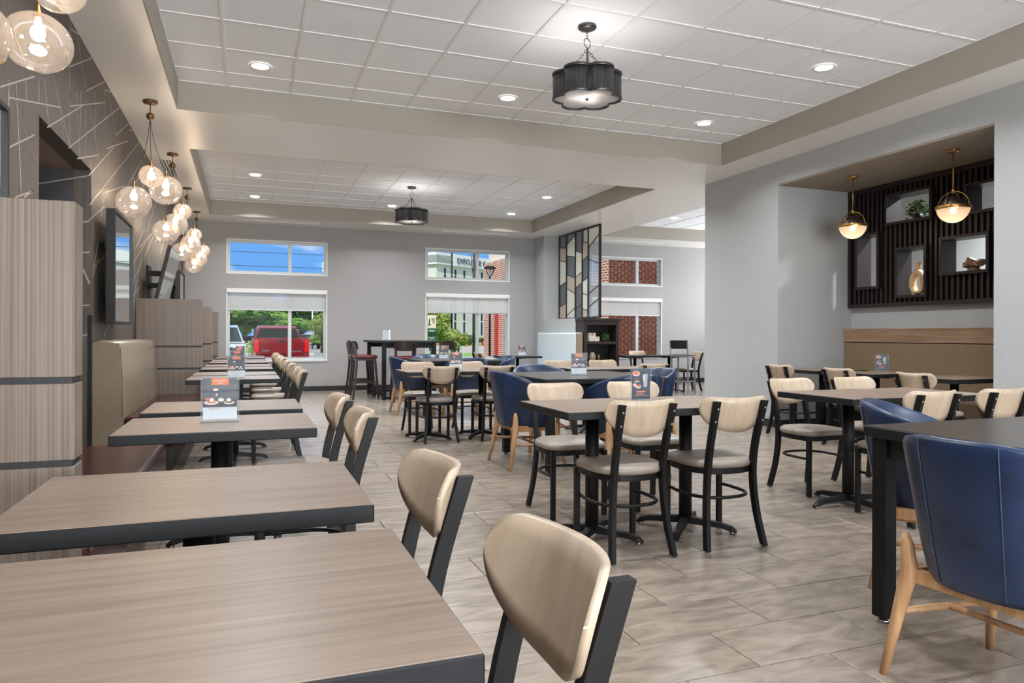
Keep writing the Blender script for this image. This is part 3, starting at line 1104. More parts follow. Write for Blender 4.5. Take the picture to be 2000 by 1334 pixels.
PT_ROW = pedestal_table('pedestal_table', .775, .605, .76, M['laminate'], 0.0)
PT_MID = pedestal_table('pedestal_table', .615, .68, .76, M['laminate'], PI / 4)
PT_AX = pedestal_table('pedestal_table', .615, .68, .76, M['laminate'], 0.0)
PT_NICHE = pedestal_table('pedestal_table', .76, .61, .76, M['laminate'], 0.0)
PT_DARK = pedestal_table('pedestal_table', .78, .62, .76, M['dark_top'], PI / 4, .03)

# ---- dark four-legged dining table
dt = thing('dining_table', 'x', 'table')
DW, DH = 1.17, .79
MB().box(-DW / 2, DW / 2, -DW / 2, DW / 2, DH - .045, DH - .002, .004).build('edge_band', M['edge_black'], dt)
MB().box(-DW / 2 + .004, DW / 2 - .004, -DW / 2 + .004, DW / 2 - .004, DH - .005, DH, .001).build('table_top', M['dark_top'], dt)
for sx, sy in ((-1, -1), (1, -1), (1, 1), (-1, 1)):
    c = DW / 2 - .055
    lg = MB().box(sx * c - .032, sx * c + .032, sy * c - .032, sy * c + .032, .022, DH - .045, .003).build('leg', M['black_metal'], dt)
    MB().lathe([(.012, .022), (.012, .014), (.021, .012), (.022, .0)], c=(sx * c, sy * c, 0), n=16).build('glide', M['chrome'], lg)
for sx, sy in ((0, -1), (0, 1), (1, 0), (-1, 0)):
    c = DW / 2 - .055
    mb = MB()
    if sx == 0:
        mb.box(-c + .032, c - .032, sy * c - .014, sy * c + .014, DH - .125, DH - .045)
    else:
        mb.box(sx * c - .014, sx * c + .014, -c + .032, c - .032, DH - .125, DH - .045)
    mb.build('apron', M['edge_black'], dt)
DT = Proto(dt)

# ---- blue leather tub chair on oak legs. Faces +Y
bc = thing('tub_chair', 'x', 'chair')


def tub(th, k, zf):
    """plan point at angle th (from the back), plan scale k, height"""
    c, s = math.cos(th), math.sin(th)
    x = .300 * (abs(s) ** .80) * (1 if s >= 0 else -1)
    y = -.322 * c if c > 0 else -.27 * c
    return (x * k, y * k + .02 * (1 - k), zf)


def tub_top(th):
    q = abs(th) / math.radians(122)
    return .835 - .205 * (max(0, q - .10) / .90) ** 1.7


rr = []
N_ = 44
TM = math.radians(122)
for i in range(N_ + 1):
    th = -TM + 2 * TM * i / N_
    zt = tub_top(th)
    ring = []
    e = min(1.0, (1 - abs(th) / TM) * 9 + .25)
    for f, k in ((0, .80), (.05, .835), (.25, .895), (.5, .955), (.75, 1.012), (.94, 1.055)):
        ring.append(tub(th, k, .355 + (zt - .355) * f))
    ring.append(tub(th, 1.058, zt - .008))
    ring.append(tub(th, 1.042, zt + .004))
    ring.append(tub(th, .995, zt + .006))
    ring.append(tub(th, .945, zt - .006))
    for f, k in ((.75, .87), (.5, .80), (.25, .73), (0, .68)):
        ring.append(tub(th, k, .375 + (zt - .375) * f))
    rr.append(ring)
sh = MB().rings(rr, True, True, True, True).build('shell', M['blue_leather'], bc)
for sgn in (-1, 1):
    th = sgn * math.radians(18)
    zt = tub_top(th)
    MB().tube([tub(th + sgn * .02 * (1 - f), k * 1.004, .355 + (zt - .355) * f) for f, k in ((.02, .82), (.05, .837), (.25, .895), (.5, .955), (.75, 1.012), (.94, 1.055), (1.0, 1.045))], .0022, 5).build('seam', M['blue_seam'], sh)


def cush(k, z):
    return [tub(-PI + 2 * PI * i / 36, k, z) for i in range(36)]


MB().rings([cush(.70, .365), cush(.76, .38), cush(.79, .42), cush(.77, .455), cush(.68, .472), cush(.4, .48)]).build('seat', M['blue_leather'], bc)
for sx in (-1, 1):
    MB().tube([(sx * .262, .255, 0), (sx * .232, .215, .18), (sx * .205, .175, .37), (sx * .200, .168, .40)], [.014, .020, .025, .018], 10).build('leg', M['oak'], bc)
    MB().tube([(sx * .285, -.275, 0), (sx * .262, -.236, .20), (sx * .238, -.208, .36), (sx * .246, -.212, .45), (sx * .250, -.215, .485)], [.014, .021, .029, .021, .010], 10).build('leg', M['oak'], bc)
    MB().obox((sx * .225, -.20, .345), (sx * .205, .175, .345), .022, .050).build('side_rail', M['oak'], bc)
MB().obox((-.225, -.20, .345), (.225, -.20, .345), .022, .045).build('back_rail', M['oak'], bc)
MB().obox((-.205, .172, .345), (.205, .172, .345), .022, .045).build('front_rail', M['oak'], bc)
for sx in (-1, 1):
    MB().cyl((sx * .262, -.236, .215), (sx * .230, .212, .195), .012).build('stretcher', M['oak'], bc)
MB().cyl((-.246, .0, .205), (.246, .0, .205), .011).build('stretcher', M['oak'], bc)
BC = Proto(bc)

# ---- dark wood bar stool. Faces +Y
bs = thing('bar_stool', 'x', 'stool')
for sx in (-1, 1):
    MB().sweep(catmull([(sx * .205, .215, 0), (sx * .180, .180, .40), (sx * .160, .155, .72)], 3), [.030 + .010 * min(1, i / 4) for i in range(7)], [.030 + .010 * min(1, i / 4) for i in range(7)]).build('leg', M['dark_wood'], bs)
    MB().sweep(catmull([(sx * .205, -.24, 0), (sx * .180, -.19, .40), (sx * .165, -.17, .72), (sx * .165, -.215, 1.00)], 3), .036, .038).build('back_post', M['dark_wood'], bs)
    MB().obox((sx * .188, -.205, .30), (sx * .186, .192, .30), .020, .032).build('footrail', M['dark_wood'], bs)
MB().obox((-.186, .192, .24), (.186, .192, .24), .020, .034).build('footrail', M['dark_wood'], bs)
MB().obox((-.188, -.205, .30), (.188, -.205, .30), .020, .032).build('footrail', M['dark_wood'], bs)
mb = MB()
mb.box(-.175, .175, -.185, .175, .69, .73, .004)
mb.build('seat_frame', M['dark_wood'], bs)
MB().box(-.205, .205, -.20, .20, .728, .785, .026, 3).build('seat', M['burgundy_seat'], bs)
rr = []
for i in range(21):
    s = -1 + 2 * i / 20
    x = .195 * s
    y = -.225 + .055 * s * s
    hi = 1.045 - .035 * abs(s) ** 5
    lo = .875 + .030 * abs(s) ** 4
    rr.append([(x, y + .010 + .02, lo), (x, y + .010, hi), (x, y - .010, hi), (x, y - .010 + .02, lo)])
MB().rings(rr, True, False).build('backrest', M['dark_wood'], bs)
BS = Proto(bs)

# ---- steel bar stool with black back. Faces +Y
ms = thing('metal_stool', 'x', 'stool')
for sx in (-1, 1):
    MB().sweep(catmull([(sx * .19, -.24, 0), (sx * .172, -.19, .34), (sx * .168, -.175, .68), (sx * .178, -.23, 1.05)], 4), .022, .036).build('back_post', M['steel'], ms)
    MB().sweep([(sx * .178, .20, 0), (sx * .168, .185, .74)], .026, .026).build('leg', M['steel'], ms)
    MB().obox((sx * .172, -.20, .25), (sx * .174, .195, .25), .012, .024).build('footrail', M['steel'], ms)
MB().obox((-.174, .195, .25), (.174, .195, .25), .012, .024).build('footrail', M['steel'], ms)
MB().obox((-.172, -.19, .25), (.172, -.19, .25), .012, .024).build('footrail', M['steel'], ms)
MB().box(-.185, .185, -.19, .20, .735, .765, .006).build('seat_frame', M['steel'], ms)
MB().box(-.190, .190, -.17, .205, .762, .782, .008, 2).build('seat', M['black'], ms)
rr = []
for i in range(13):
    s = -1 + 2 * i / 12
    rr.append([(.182 * s, -.212 + .03 * s * s, .90), (.182 * s, -.244 + .03 * s * s, 1.065), (.182 * s, -.258 + .03 * s * s, 1.065), (.182 * s, -.226 + .03 * s * s, .90)])
MB().rings(rr, True, False).build('backrest', M['black'], ms)
MS = Proto(ms)
# ================================================================== wall row: dividers, benches, tables, chairs
BX = -.49                                  # free end of the dividers


def divider(label, y0, y1):
    t = thing('booth_divider', label, 'room divider', (0, (y0 + y1) / 2, 0), 0, 'woodgrain booth dividers')
    d = (y1 - y0) / 2
    for n, z0, z1 in (('lower_panel', .0, .75), ('middle_panel', .77, 1.0), ('upper_panel', 1.02, 1.55)):
        MB().box(XL + .001, BX, -d, d, z0, z1, .0015).build(n, M['divider'], t)
    for z in (.75, 1.0):
        MB().box(XL + .001, BX - .006, -d + .006, d - .006, z, z + .02).build('reveal_strip', M['black'], t)
    return t


divider('tall striped woodgrain booth divider at the left edge of the photo', 2.47, 2.58)
divider('striped woodgrain booth divider at the far end of the taupe bench', 8.87, 8.98)
divider('striped woodgrain booth divider second beyond the taupe bench', 11.30, 11.41)
divider('striped woodgrain booth divider nearest the far window wall', 13.56, 13.67)


def bench(label, y0, y1, cols=('red_vinyl', 'bench_back')):
    t = thing('wall_bench', label, 'bench', (0, (y0 + y1) / 2, 0), 0, 'upholstered wall benches')
    d = (y1 - y0) / 2
    MB().box(XL + .01, -.60, -d + .02, d - .02, 0, .22).build('plinth', M['black'], t)
    MB().box(XL + .20, -.475, -d, d, .22, .475, .03, 3).build('seat', M[cols[0]], t)
    rr = []
    for y in (-d, -d + .03, d - .03, d):
        e = .0 if abs(y) < d - .01 else .012
        rr.append([(XL + .004, y, .10), (-.955 - e, y, .10), (-.925 - e, y, .50), (-.945 - e, y, .80), (-.962 - e, y, 1.04 - e), (-.985, y, 1.085 - e), (-1.10, y, 1.10 - e), (XL + .004, y, 1.09 - e)])
    b = MB().rings(rr, True, True).build('backrest', M[cols[1]], t)
    MB().tube([(-.958, -d + .001, .48), (-.95, -d + .001, .80), (-.965, -d + .001, 1.04), (-.985, -d + .001, 1.08)], .004, 5).build('piping', M[cols[1]], b)
    return t


bench('burgundy wall bench in the foreground on the camera side of the tall divider', -.4, 2.45)
bench('burgundy wall bench beyond the tall divider, its glossy end cushion catching light', 2.60, 4.92)
bench('taupe-backed burgundy wall bench beyond the wall recess', 6.50, 8.855)
bench('taupe-backed wall bench between the second and third divider', 9.0, 11.285)
bench('taupe-backed wall bench between the two dividers farthest away', 11.425, 13.545)

TROW = [(1.13, 'woodgrain table top filling the foreground, cut off by the lower edge'),
        (1.945, 'woodgrain table beside the tall near divider, second closest to the camera'),
        (3.385, 'woodgrain wall-row table carrying the largest dessert menu stand'),
        (4.215, 'woodgrain wall-row table directly behind the largest dessert menu stand'),
        (6.93, 'fifth woodgrain table from the camera along the wall benches'),
        (7.66, 'sixth woodgrain table from the camera along the wall benches'),
        (8.86, 'seventh woodgrain table from the camera along the wall benches'),
        (9.66, 'eighth woodgrain table from the camera along the wall benches'),
        (10.82, 'ninth woodgrain table from the camera along the wall benches'),
        (11.58, 'tenth woodgrain table from the camera along the wall benches'),
        (12.80, 'eleventh woodgrain table from the camera along the wall benches'),
        (13.62, 'woodgrain wall-row table closest to the far window')]
for y, lab in TROW:
    PT_ROW.place(lab, (-.1125, y, 0), 0, 'woodgrain tables along the wall benches')
CROW = [(1.04, 'large plywood-back chair at the bottom of the photo by the foreground table'),
        (1.815, 'plywood-back chair at the table beside the tall near divider'),
        (3.13, 'plywood-back chair at the table with the largest menu stand'),
        (3.91, 'plywood-back chair at the table behind the largest menu stand'),
        (6.87, 'fifth plywood-back chair from the camera along the wall row'),
        (7.54, 'sixth plywood-back chair from the camera along the wall row'),
        (8.50, 'seventh plywood-back chair from the camera along the wall row'),
        (9.45, 'eighth plywood-back chair from the camera along the wall row'),
        (10.6, 'ninth plywood-back chair from the camera along the wall row'),
        (11.5, 'tenth plywood-back chair from the camera along the wall row'),
        (12.6, 'eleventh plywood-back chair from the camera along the wall row'),
        (13.4, 'plywood-back wall-row chair closest to the far window')]
for k, (y, lab) in enumerate(CROW):
    CC.place(lab, (.235, y, 0), PI / 2 + (.0, .02, -.03, .02)[k % 4], 'plywood-back chairs along the wall row')

# ================================================================== tables and chairs on the open floor
GM = 'chairs at the open floor tables'
PT_MID.place('woodgrain table in the middle of the floor, end with two empty corners', (1.83, 3.61, 0), 0, 'woodgrain tables on the open floor')
PT_MID.place('woodgrain table in the middle of the floor, half nearer the pale wall', (2.452, 3.61, 0), 0, 'woodgrain tables on the open floor')
CC.place('plywood-back chair with its back to the camera at the middle table', (1.895, 3.385, 0), .02, GM)
CC.place('plywood-back chair beside it at the middle table, nearer the pale wall', (2.475, 3.385, 0), -.02, GM)
CC.place('taupe-seat chair across the middle table, next to the blue tub chair', (1.955, 4.215, 0), PI, GM)
CC.place('taupe-seat chair across the middle table behind the upright menu stand', (2.555, 4.215, 0), PI, GM)
PT_AX.place('woodgrain table at the pale pier, end facing the middle of the room', (3.84, 3.735, 0), 0, 'woodgrain tables on the open floor')
PT_AX.place('woodgrain table at the pale pier, end toward the niche', (4.462, 3.735, 0), 0, 'woodgrain tables on the open floor')
CC.place('taupe-seat chair facing the camera at the open end of the pier tables', (3.93, 4.18, 0), PI, GM)
CC.place('plywood-back chair facing the camera at the niche end of the pier tables', (4.56, 4.18, 0), PI, GM)
CC.place('plywood-back chair right behind the blue tub chair by the dark table', (3.90, 3.36, 0), 0, GM)
CC.place('plywood-back chair at the photo edge behind the blue tub chairs', (4.52, 3.36, 0), 0, GM)
PT_MID.place('woodgrain table behind the blue chairs carrying a dessert menu stand', (1.875, 7.69, 0), 0, 'woodgrain tables on the open floor')
PT_MID.place('woodgrain table next to it, half hidden by a blue tub chair', (2.497, 7.69, 0), 0, 'woodgrain tables on the open floor')
CC.place('plywood-back chair with its back to the camera, center of the photo', (1.93, 7.52, 0), 0, GM)
CC.place('plywood-back chair with its back to the camera half behind the blue tub chair', (2.56, 7.50, 0), -.03, GM)
CC.place('plywood-back chair across the table from the one at photo center', (1.93, 8.26, 0), PI, GM)
CC.place('plywood-back chair across the table behind the dessert menu stand', (2.56, 8.26, 0), PI, GM)
PT_MID.place('woodgrain table behind the dark square table, before the shelf unit', (3.86, 7.72, 0), 0, 'woodgrain tables on the open floor')
PT_MID.place('woodgrain table behind the dark square table, end toward the steel stool', (4.482, 7.72, 0), 0, 'woodgrain tables on the open floor')
CC.place('plywood-back chair just above the farther blue tub chair', (3.82, 8.30, 0), PI, GM)
CC.place('plywood-back chair directly before the dark shelf unit', (4.46, 8.30, 0), PI, GM)
CC.place('plywood-back chair behind the upright menu stand of the middle table', (4.50, 7.48, 0), 0, GM)
# dark square tables with tub chairs
DT.place('dark square table with blue tub chairs and a dessert menu stand on top', (2.88, 5.93, 0), 0, 'dark square tables')
GB = 'blue leather tub chairs'
BC.place('blue leather tub chair seen side-on, beside the dark square table', (2.36, 5.92, 0), -PI / 2, GB)
BC.place('blue leather tub chair with its back to the camera behind the upright menu stand', (2.93, 5.22, 0), .0, GB)
BC.place('blue leather tub chair at the far side of the dark table behind the menu stand', (2.86, 6.72, 0), PI, GB)
BC.place('blue leather tub chair facing the wall benches across the dark square table', (3.52, 5.95, 0), PI / 2, GB)
DT.place('dark square table in the back of the room before the green sign window', (2.87, 10.30, 0), 0, 'dark square tables')
BC.place('blue leather tub chair at the back table, nearest the bar stools', (2.27, 10.30, 0), -PI / 2, GB)
BC.place('blue leather tub chair with its back to the camera at the back table', (2.88, 9.62, 0), 0, GB)
BC.place('blue leather tub chair at the far side of the back table', (2.75, 11.05, 0), PI, GB)
BC.place('blue leather tub chair at the back table, nearest the pale booth', (3.52, 10.30, 0), PI / 2, GB)
DT.place('dark square table cut off by the photo edge beside the large blue chair', (2.94, 1.63, 0), 0, 'dark square tables')
BC.place('large blue leather tub chair seen from behind in the corner of the photo', (2.33, 1.56, 0), -PI / 2 + .06, GB)
BC.place('blue leather tub chair on the far side of the cut-off dark table', (3.07, 2.44, 0), math.radians(-140), GB)

# niche seating
nb = thing('niche_bench', 'tan upholstered bench with woodgrain cap rail inside the niche', 'bench', (NXB, 0, 0))
MB().box(-.44, -.12, NY0 + .02, NY1 - .02, .0, .24).build('plinth', M['black'], nb)
M['tan_vinyl'] = noisy('tan_vinyl', L(122, 102, 78), L(134, 113, 88), scale=(1, 1, 1), nscale=110, rough=0.42, bump=.05)
MB().box(-.50, -.12, NY0 + .015, NY1 - .015, .24, .475, .025, 3).build('seat', M['tan_vinyl'], nb)
MB().box(-.13, -.004, NY0 + .01, NY1 - .01, .30, 1.075, .012, 2).build('backrest', M['tan_vinyl'], nb)
M['cap_wood'] = noisy('cap_rail_woodgrain', L(124, 98, 74), L(158, 130, 104), scale=(30, .9, 24), nscale=2, detail=6, rough=.4)
MB().box(-.14, -.004, NY0 + .005, NY1 - .005, 1.08, 1.25, .003).build('cap_rail', M['cap_wood'], nb)
for y, lab in ((6.655, 'woodgrain niche table against the niche side wall'), (5.885, 'woodgrain niche table carrying the tall food menu stand'), (4.965, 'woodgrain niche table nearest the front pier')):
    PT_NICHE.place(lab, (6.44, y, 0), 0, 'woodgrain tables in the niche')
for y, x, lab in ((6.62, 5.98, 'plywood-back chair at the niche table by the side wall'), (5.72, 5.95, 'plywood-back chair at the niche table with the menu stand'), (4.78, 5.90, 'plywood-back chair at the niche table nearest the front pier')):
    CC.place(lab, (x, y, 0), -PI / 2, 'plywood-back chairs before the niche')

# ---- high table with bar stools
ht = thing('high_table', 'tall dark table with bar stools below the wall between windows', 'table', (2.70, 13.32, 0))
MB().box(-.55, .55, -.90, .90, 1.01, 1.048, .003).build('edge_band', M['edge_black'], ht)
MB().box(-.547, .547, -.897, .897, 1.045, 1.05).build('table_top', M['dark_top'], ht)
for sx, sy in ((-1, -1), (1, -1), (1, 1), (-1, 1)):
    MB().box(sx * .45 - .035, sx * .45 + .035, sy * .82 - .035, sy * .82 + .035, 0, 1.01, .003).build('leg', M['black_metal'], ht)
for sx in (-1, 1):
    MB().box(sx * .45 - .015, sx * .45 + .015, -.785, .785, .06, .12).build('foot_bar', M['black_metal'], ht)
for sy in (-1, 1):
    MB().box(-.415, .415, sy * .82 - .015, sy * .82 + .015, .92, 1.01).build('apron', M['black_metal'], ht)
    MB().box(-.415, .415, sy * .82 - .015, sy * .82 + .015, .02, .06).build('foot_bar', M['black_metal'], ht)
BS.place('dark bar stool with burgundy seat at the near corner of the tall table', (1.99, 12.98, 0), -PI / 2, 'dark bar stools')
BS.place('dark bar stool behind it on the same side of the tall table', (1.99, 13.62, 0), -PI / 2, 'dark bar stools')
BS.place('dark bar stool with its back to the camera at the tall table end', (2.55, 12.26, 0), -.05, 'dark bar stools')
BS.place('dark bar stool half hidden beyond the tall table, nearest the green sign', (3.42, 13.0, 0), PI / 2 + .5, 'dark bar stools')

# ---- far corner by the pale booth
bo = thing('corner_booth', 'pale vinyl booth with light blue seat below the glass screen', 'bench', (6.10, 13.42, 0))
M['pale_vinyl'] = noisy('pale_vinyl', L(196, 205, 204), L(204, 212, 211), nscale=80, scale=(1, 1, 1), rough=.3, bump=.03)
M['sky_vinyl'] = noisy('light_blue_vinyl', L(128, 160, 190), L(140, 172, 200), nscale=30, scale=(1, 1, 1), rough=.25)
MB().box(-.60, -.16, -.95, .94, 0, .22).build('plinth', M['paint_grey'], bo)
MB().box(-.66, -.15, -.97, .95, .22, .475, .05, 4).build('seat', M['sky_vinyl'], bo)
MB().box(-.155, -.003, -.975, .965, .12, 1.21, .03, 3).build('backrest', M['pale_vinyl'], bo)
MB().box(-.150, -.006, -.990, -.972, .12, 1.20, .006).build('end_panel', M['bench_back'], bo)
PT_DARK.place('small dark pedestal table before the pale corner booth', (4.88, 12.80, 0), 0, 'dark pedestal tables')
PT_DARK.place('small dark pedestal table under the brick wall window', (7.32, 12.55, 0), 0, 'dark pedestal tables')
PT_DARK.place('small dark pedestal table beside the far plywood-back chair', (8.12, 12.55, 0), 0, 'dark pedestal tables')
CC.place('plywood-back chair at the small table before the pale booth', (4.28, 12.75, 0), -PI / 2 + .1, GM)
CC.place('plywood-back chair beside the steel bar stool at the far right tables', (8.62, 12.62, 0), PI / 2 - .1, GM)
CC.place('plywood-back chair mostly hidden behind the far right tables', (7.95, 13.35, 0), PI, GM)
MS.place('steel bar stool with black back beside the pale pier', (8.12, 12.05, 0), -.95, 'steel bar stools')
MS.place('second steel bar stool mostly hidden by the pale pier', (8.72, 12.62 - 1.1, 0), -.2, 'steel bar stools')
bt = thing('bar_table', 'black bar-height table peeking out behind the pale pier', 'table', (9.35, 11.5, 0))
MB().box(-.45, .45, -.35, .35, 1.045, 1.08, .006).build('table_top', M['edge_black'], bt)
MB().cyl((0, 0, .02), (0, 0, 1.045), .04).build('column', M['steel'], bt)
MB().lathe([(.30, 0), (.30, .012), (.05, .03), (.05, .02)], n=28).build('base', M['steel'], bt)

# ---- shelf unit and glass screen
bk = thing('shelf_unit', 'dark wooden shelf unit at the end of the pale half wall', 'shelf', (6.51, 12.62, 0))
W2, D2 = .39, .18
MB().box(-W2, -W2 + .07, -D2, D2, 0, 1.45).build('side_panel', M['dark_wood'], bk)
MB().box(W2 - .07, W2, -D2, D2, 0, 1.45).build('side_panel', M['dark_wood'], bk)
MB().box(-W2 + .07, W2 - .07, D2 - .02, D2, 0, 1.45).build('back_panel', M['black'], bk)
MB().box(-W2 - .02, W2 + .02, -D2 - .02, D2, 1.45, 1.495, .003).build('top', M['dark_wood'], bk)
SHZ = (.10, .60, 1.04)
for z in SHZ:
    MB().box(-W2 + .07, W2 - .07, -D2, D2 - .02, z - .055, z).build('shelf', M['dark_wood'], bk)
MB().box(-W2 + .07, W2 - .07, -D2, -D2 + .02, 1.36, 1.45).build('rail', M['dark_wood'], bk)
M['woven'] = noisy('woven_box', L(188, 178, 164), L(210, 202, 190), scale=(30, 30, 60), nscale=3, rough=.8, bump=.3)
for x, y, w_, d_, h_, lab in ((6.335, 12.57, .16, .14, .165, 'larger pale woven storage box on the upper shelf'), (6.435, 12.53, .10, .11, .09, 'smaller pale woven storage box beside the larger one')):
    b = thing('storage_box', lab, 'box', (x, y, SHZ[2]), 0, 'woven boxes on the shelf unit')
    MB().box(-w_ / 2 + .003, w_ / 2 - .003, -d_ / 2 + .003, d_ / 2 - .003, 0, h_ * .72, .003).build('body', M['woven'], b)
    lid = MB().box(-w_ / 2, w_ / 2, -d_ / 2, d_ / 2, h_ * .72, h_, .004).build('lid', M['woven'], b)
    MB().box(-.018, .018, -d_ / 2 - .003, -d_ / 2, h_ * .78, h_ * .90).build('pull_tab', M['dark_wood'], lid)
M['leaf'] = noisy('green_leaf', L(44, 84, 34), L(92, 138, 60), scale=(1, 1, 1), nscale=30, rough=.5)
M['pot'] = mat('dark_pot', L(52, 48, 46), .6)


def leafy(label, loc, r, n, h, pot_r=.04, pot_h=.06, name='potted_plant', seed=3, droop=.6):
    t = thing(name, label, 'plant', loc)
    MB().lathe([(pot_r * .75, 0), (pot_r, pot_h), (pot_r * .9, pot_h), (pot_r * .85, pot_h * .9)], n=16).build('pot', M['pot'], t)
    q = random.Random(seed)
    mb, st = MB(), MB()
    for k in range(n):
        a = q.uniform(0, 2 * PI)
        e = q.uniform(.15, 1.35)
        rr_ = r * q.uniform(.45, 1.0)
        tip = Vector((math.cos(a) * math.cos(e) * rr_, math.sin(a) * math.cos(e) * rr_, pot_h + h * math.sin(e) * q.uniform(.5, 1) - droop * r * (math.cos(e) ** 3) * q.random()))
        if k % 4 == 0:
            st.tube([(0, 0, pot_h * .8), tip * .6 + Vector((0, 0, pot_h * .4)), tip], .0012, 4)
        s = q.uniform(.35, .6) * r * .32
        d = Vector((math.cos(a), math.sin(a), q.uniform(-.6, .6))).normalized()
        x = d.cross(Vector((q.uniform(-1, 1), q.uniform(-1, 1), 1))).normalized()
        mb.quad(tip - d * s, tip + x * s * .55 + Vector((0, 0, .1 * s)), tip + d * s, tip - x * s * .55 + Vector((0, 0, .1 * s)))
    o = mb.build('foliage', M['leaf'], t)
    st.build('stem', M['leaf'], t)
    return t


leafy('trailing green plant in a pot on the upper shelf', (6.63, 12.53, SHZ[2]), .11, 170, .14, .035, .05, seed=5, droop=1.3)
v = thing('ceramic_jar', 'round glazed ceramic jar on the books of the shelf unit', 'vase', (6.37, 12.57, SHZ[1] + .052))
M['glaze'] = noisy('mottled_glaze', L(120, 112, 96), L(172, 156, 132), scale=(6, 6, 16), nscale=2, rough=.35)
MB().lathe([(.045, 0), (.062, .03), (.070, .08), (.060, .13), (.038, .155), (.036, .165), (.044, .172), (.040, .172), (.030, .16)], n=24).build('body', M['glaze'], v)
MB().tube([(.037 * math.cos(2 * PI * k / 20), .037 * math.sin(2 * PI * k / 20), .157) for k in range(20)], .004, 6, closed=True).build('collar', M['glaze'], v)
for z, w_, c, lab in ((SHZ[1], .30, L(90, 120, 84), 'green book lying under the red book'), (SHZ[1] + .026, .27, L(190, 46, 44), 'red book lying on the green book')):
    b = thing('book', lab, 'book', (6.42, 12.56, z), .02, 'books on the shelf unit')
    cm = mat('book_cover', c, .5)
    MB().box(-w_ / 2, w_ / 2, -.09, .09, 0, .003).box(-w_ / 2, w_ / 2, -.09, .09, .022, .025).box(-w_ / 2, w_ / 2, -.09, -.087, .003, .022).build('cover', cm, b)
    MB().box(-w_ / 2 + .004, w_ / 2 - .004, -.087, .086, .003, .022).build('pages', M['paint_white'], b)
fg = thing('gold_figurine', 'small gold branching figurine beside the ceramic jar', 'figurine', (6.50, 12.55, SHZ[1] + .052))
M['gold'] = mat('gold', L(212, 170, 70), .3, 1.0)
MB().tube([(0, 0, .0), (.004, 0, .06), (-.012, 0, .12)], .005, 6).tube([(.004, 0, .06), (.025, 0, .10), (.02, 0, .13)], .004, 6).build('body', M['gold'], fg)
MB().tube([(.03, 0, 0), (.022, 0, .05), (.03, 0, .09)], .004, 6).tube([(-.02, 0, 0), (-.012, 0, .03), (.0, 0, .05)], .004, 6).build('branch', M['gold'], fg)

gs = thing('glass_screen', 'black-framed screen of slanted tinted glass panes above the half wall', 'room divider', (6.48, 0, 0))
cols = [(14.40, 14.02), (14.0, 13.57), (13.56, 13.24), (13.23, 12.97), (12.96, 12.47)]
tt = [15.75, 15.17, 14.8, 14.54, 14.16]
brk = [[(365, 395), (530, 570), (870, 820), (1140, 1095)],
       [(305, 215), (455, 495), (705, 765), (890, 965), (1240, 1150)],
       [(400, 435), (740, 680), (880, 820), (1155, 1105)],
       [(275, 300), (525, 465), (795, 755), (950, 985), (1150, 1190)],
       [(330, 190), (500, 575), (950, 850), (1130, 1020)]]
G = {'g': thin_glass('grey_pane', (.50, .52, .54, 1), .04, .35, (.30, .31, .33, 1)), 'c': thin_glass('cream_textured_pane', (.8, .8, .72, 1), .03, .72, (.86, .86, .78, 1)),
     'b': thin_glass('beige_pane', (.75, .68, .60, 1), .03, .65, (.72, .63, .54, 1)), 't': thin_glass('clear_pane', (.86, .90, .90, 1), .04, .10)}
pc = ['gbcgb', 'gcgbcc', 'gcbgg', 'tbgccb', 'ctttt']
ztop, zbot = ZS - .001, 1.502
fb = MB()
for (a, b), T_, bl, pp in zip(cols, tt, brk, pc):
    def zz(px):
        return min(max(1.15 + (226 - px / 6.67) / 1386 * T_, zbot + .03), ztop - .03)
    edges = [(ztop - .03, ztop - .03)] + [(zz(p), zz(q_)) for p, q_ in bl] + [(zbot + .03, zbot + .03)]
    y0, y1 = a - .015, b + .015            # far edge, near edge
    for k, ch in enumerate(pp):
        (l0, r0), (l1, r1) = edges[k], edges[k + 1]
        if l0 - l1 < .01 and r0 - r1 < .01:
            continue
        MB().prism([(y0, l0 - .006), (y1, r0 - .006), (y1, r1 + .006), (y0, l1 + .006)], -.004, .004, 'X').build('pane', G[ch], gs)
    for l0, r0 in edges[1:-1]:
        MB().obox((0, y0, l0), (0, y1, r0), .016, .014).build('muntin', M['black'], gs)
for y in [14.385, 14.01, 13.565, 13.235, 12.965, 12.465]:
    w_ = .022 if y in (14.385, 12.465) else .014
    MB().box(-.02, .02, y - w_, y + w_, zbot, ztop).build('mullion', M['black'], gs)
for z in (ztop - .032, zbot):
    MB().box(-.02, .02, 12.487, 14.363, z, z + .03).build('rail', M['black'], gs)

# ================================================================== wall pieces
def wall_mirror(label, y0, y1, z0=1.24, z1=2.185):
    t = thing('wall_mirror', label, 'mirror', (XL + .075, (y0 + y1) / 2, (z0 + z1) / 2), 0, 'deep-framed wall mirrors')
    a, b, f = (y1 - y0) / 2, (z1 - z0) / 2, .022
    for q in (MB().box(0, .07, -a, -a + f, -b, b, .001), MB().box(0, .07, a - f, a, -b, b, .001), MB().box(0, .07, -a + f, a - f, b - f, b, .001), MB().box(0, .07, -a + f, a - f, -b, -b + f, .001)):
        q.build('frame', M['black'], t)
    MB().box(.050, .056, -a + f, a - f, -b + f, b - f).build('glass', M['mirror'], t)
    MB().box(.0, .05, -a + f, a - f, -b + f, b - f).build('backing', M['black'], t)
    for z in (.18, -.24):
        MB().box(-.074, 0, -.12, .12, z, z + .06).build('bracket', M['black_metal'], t)
    return t


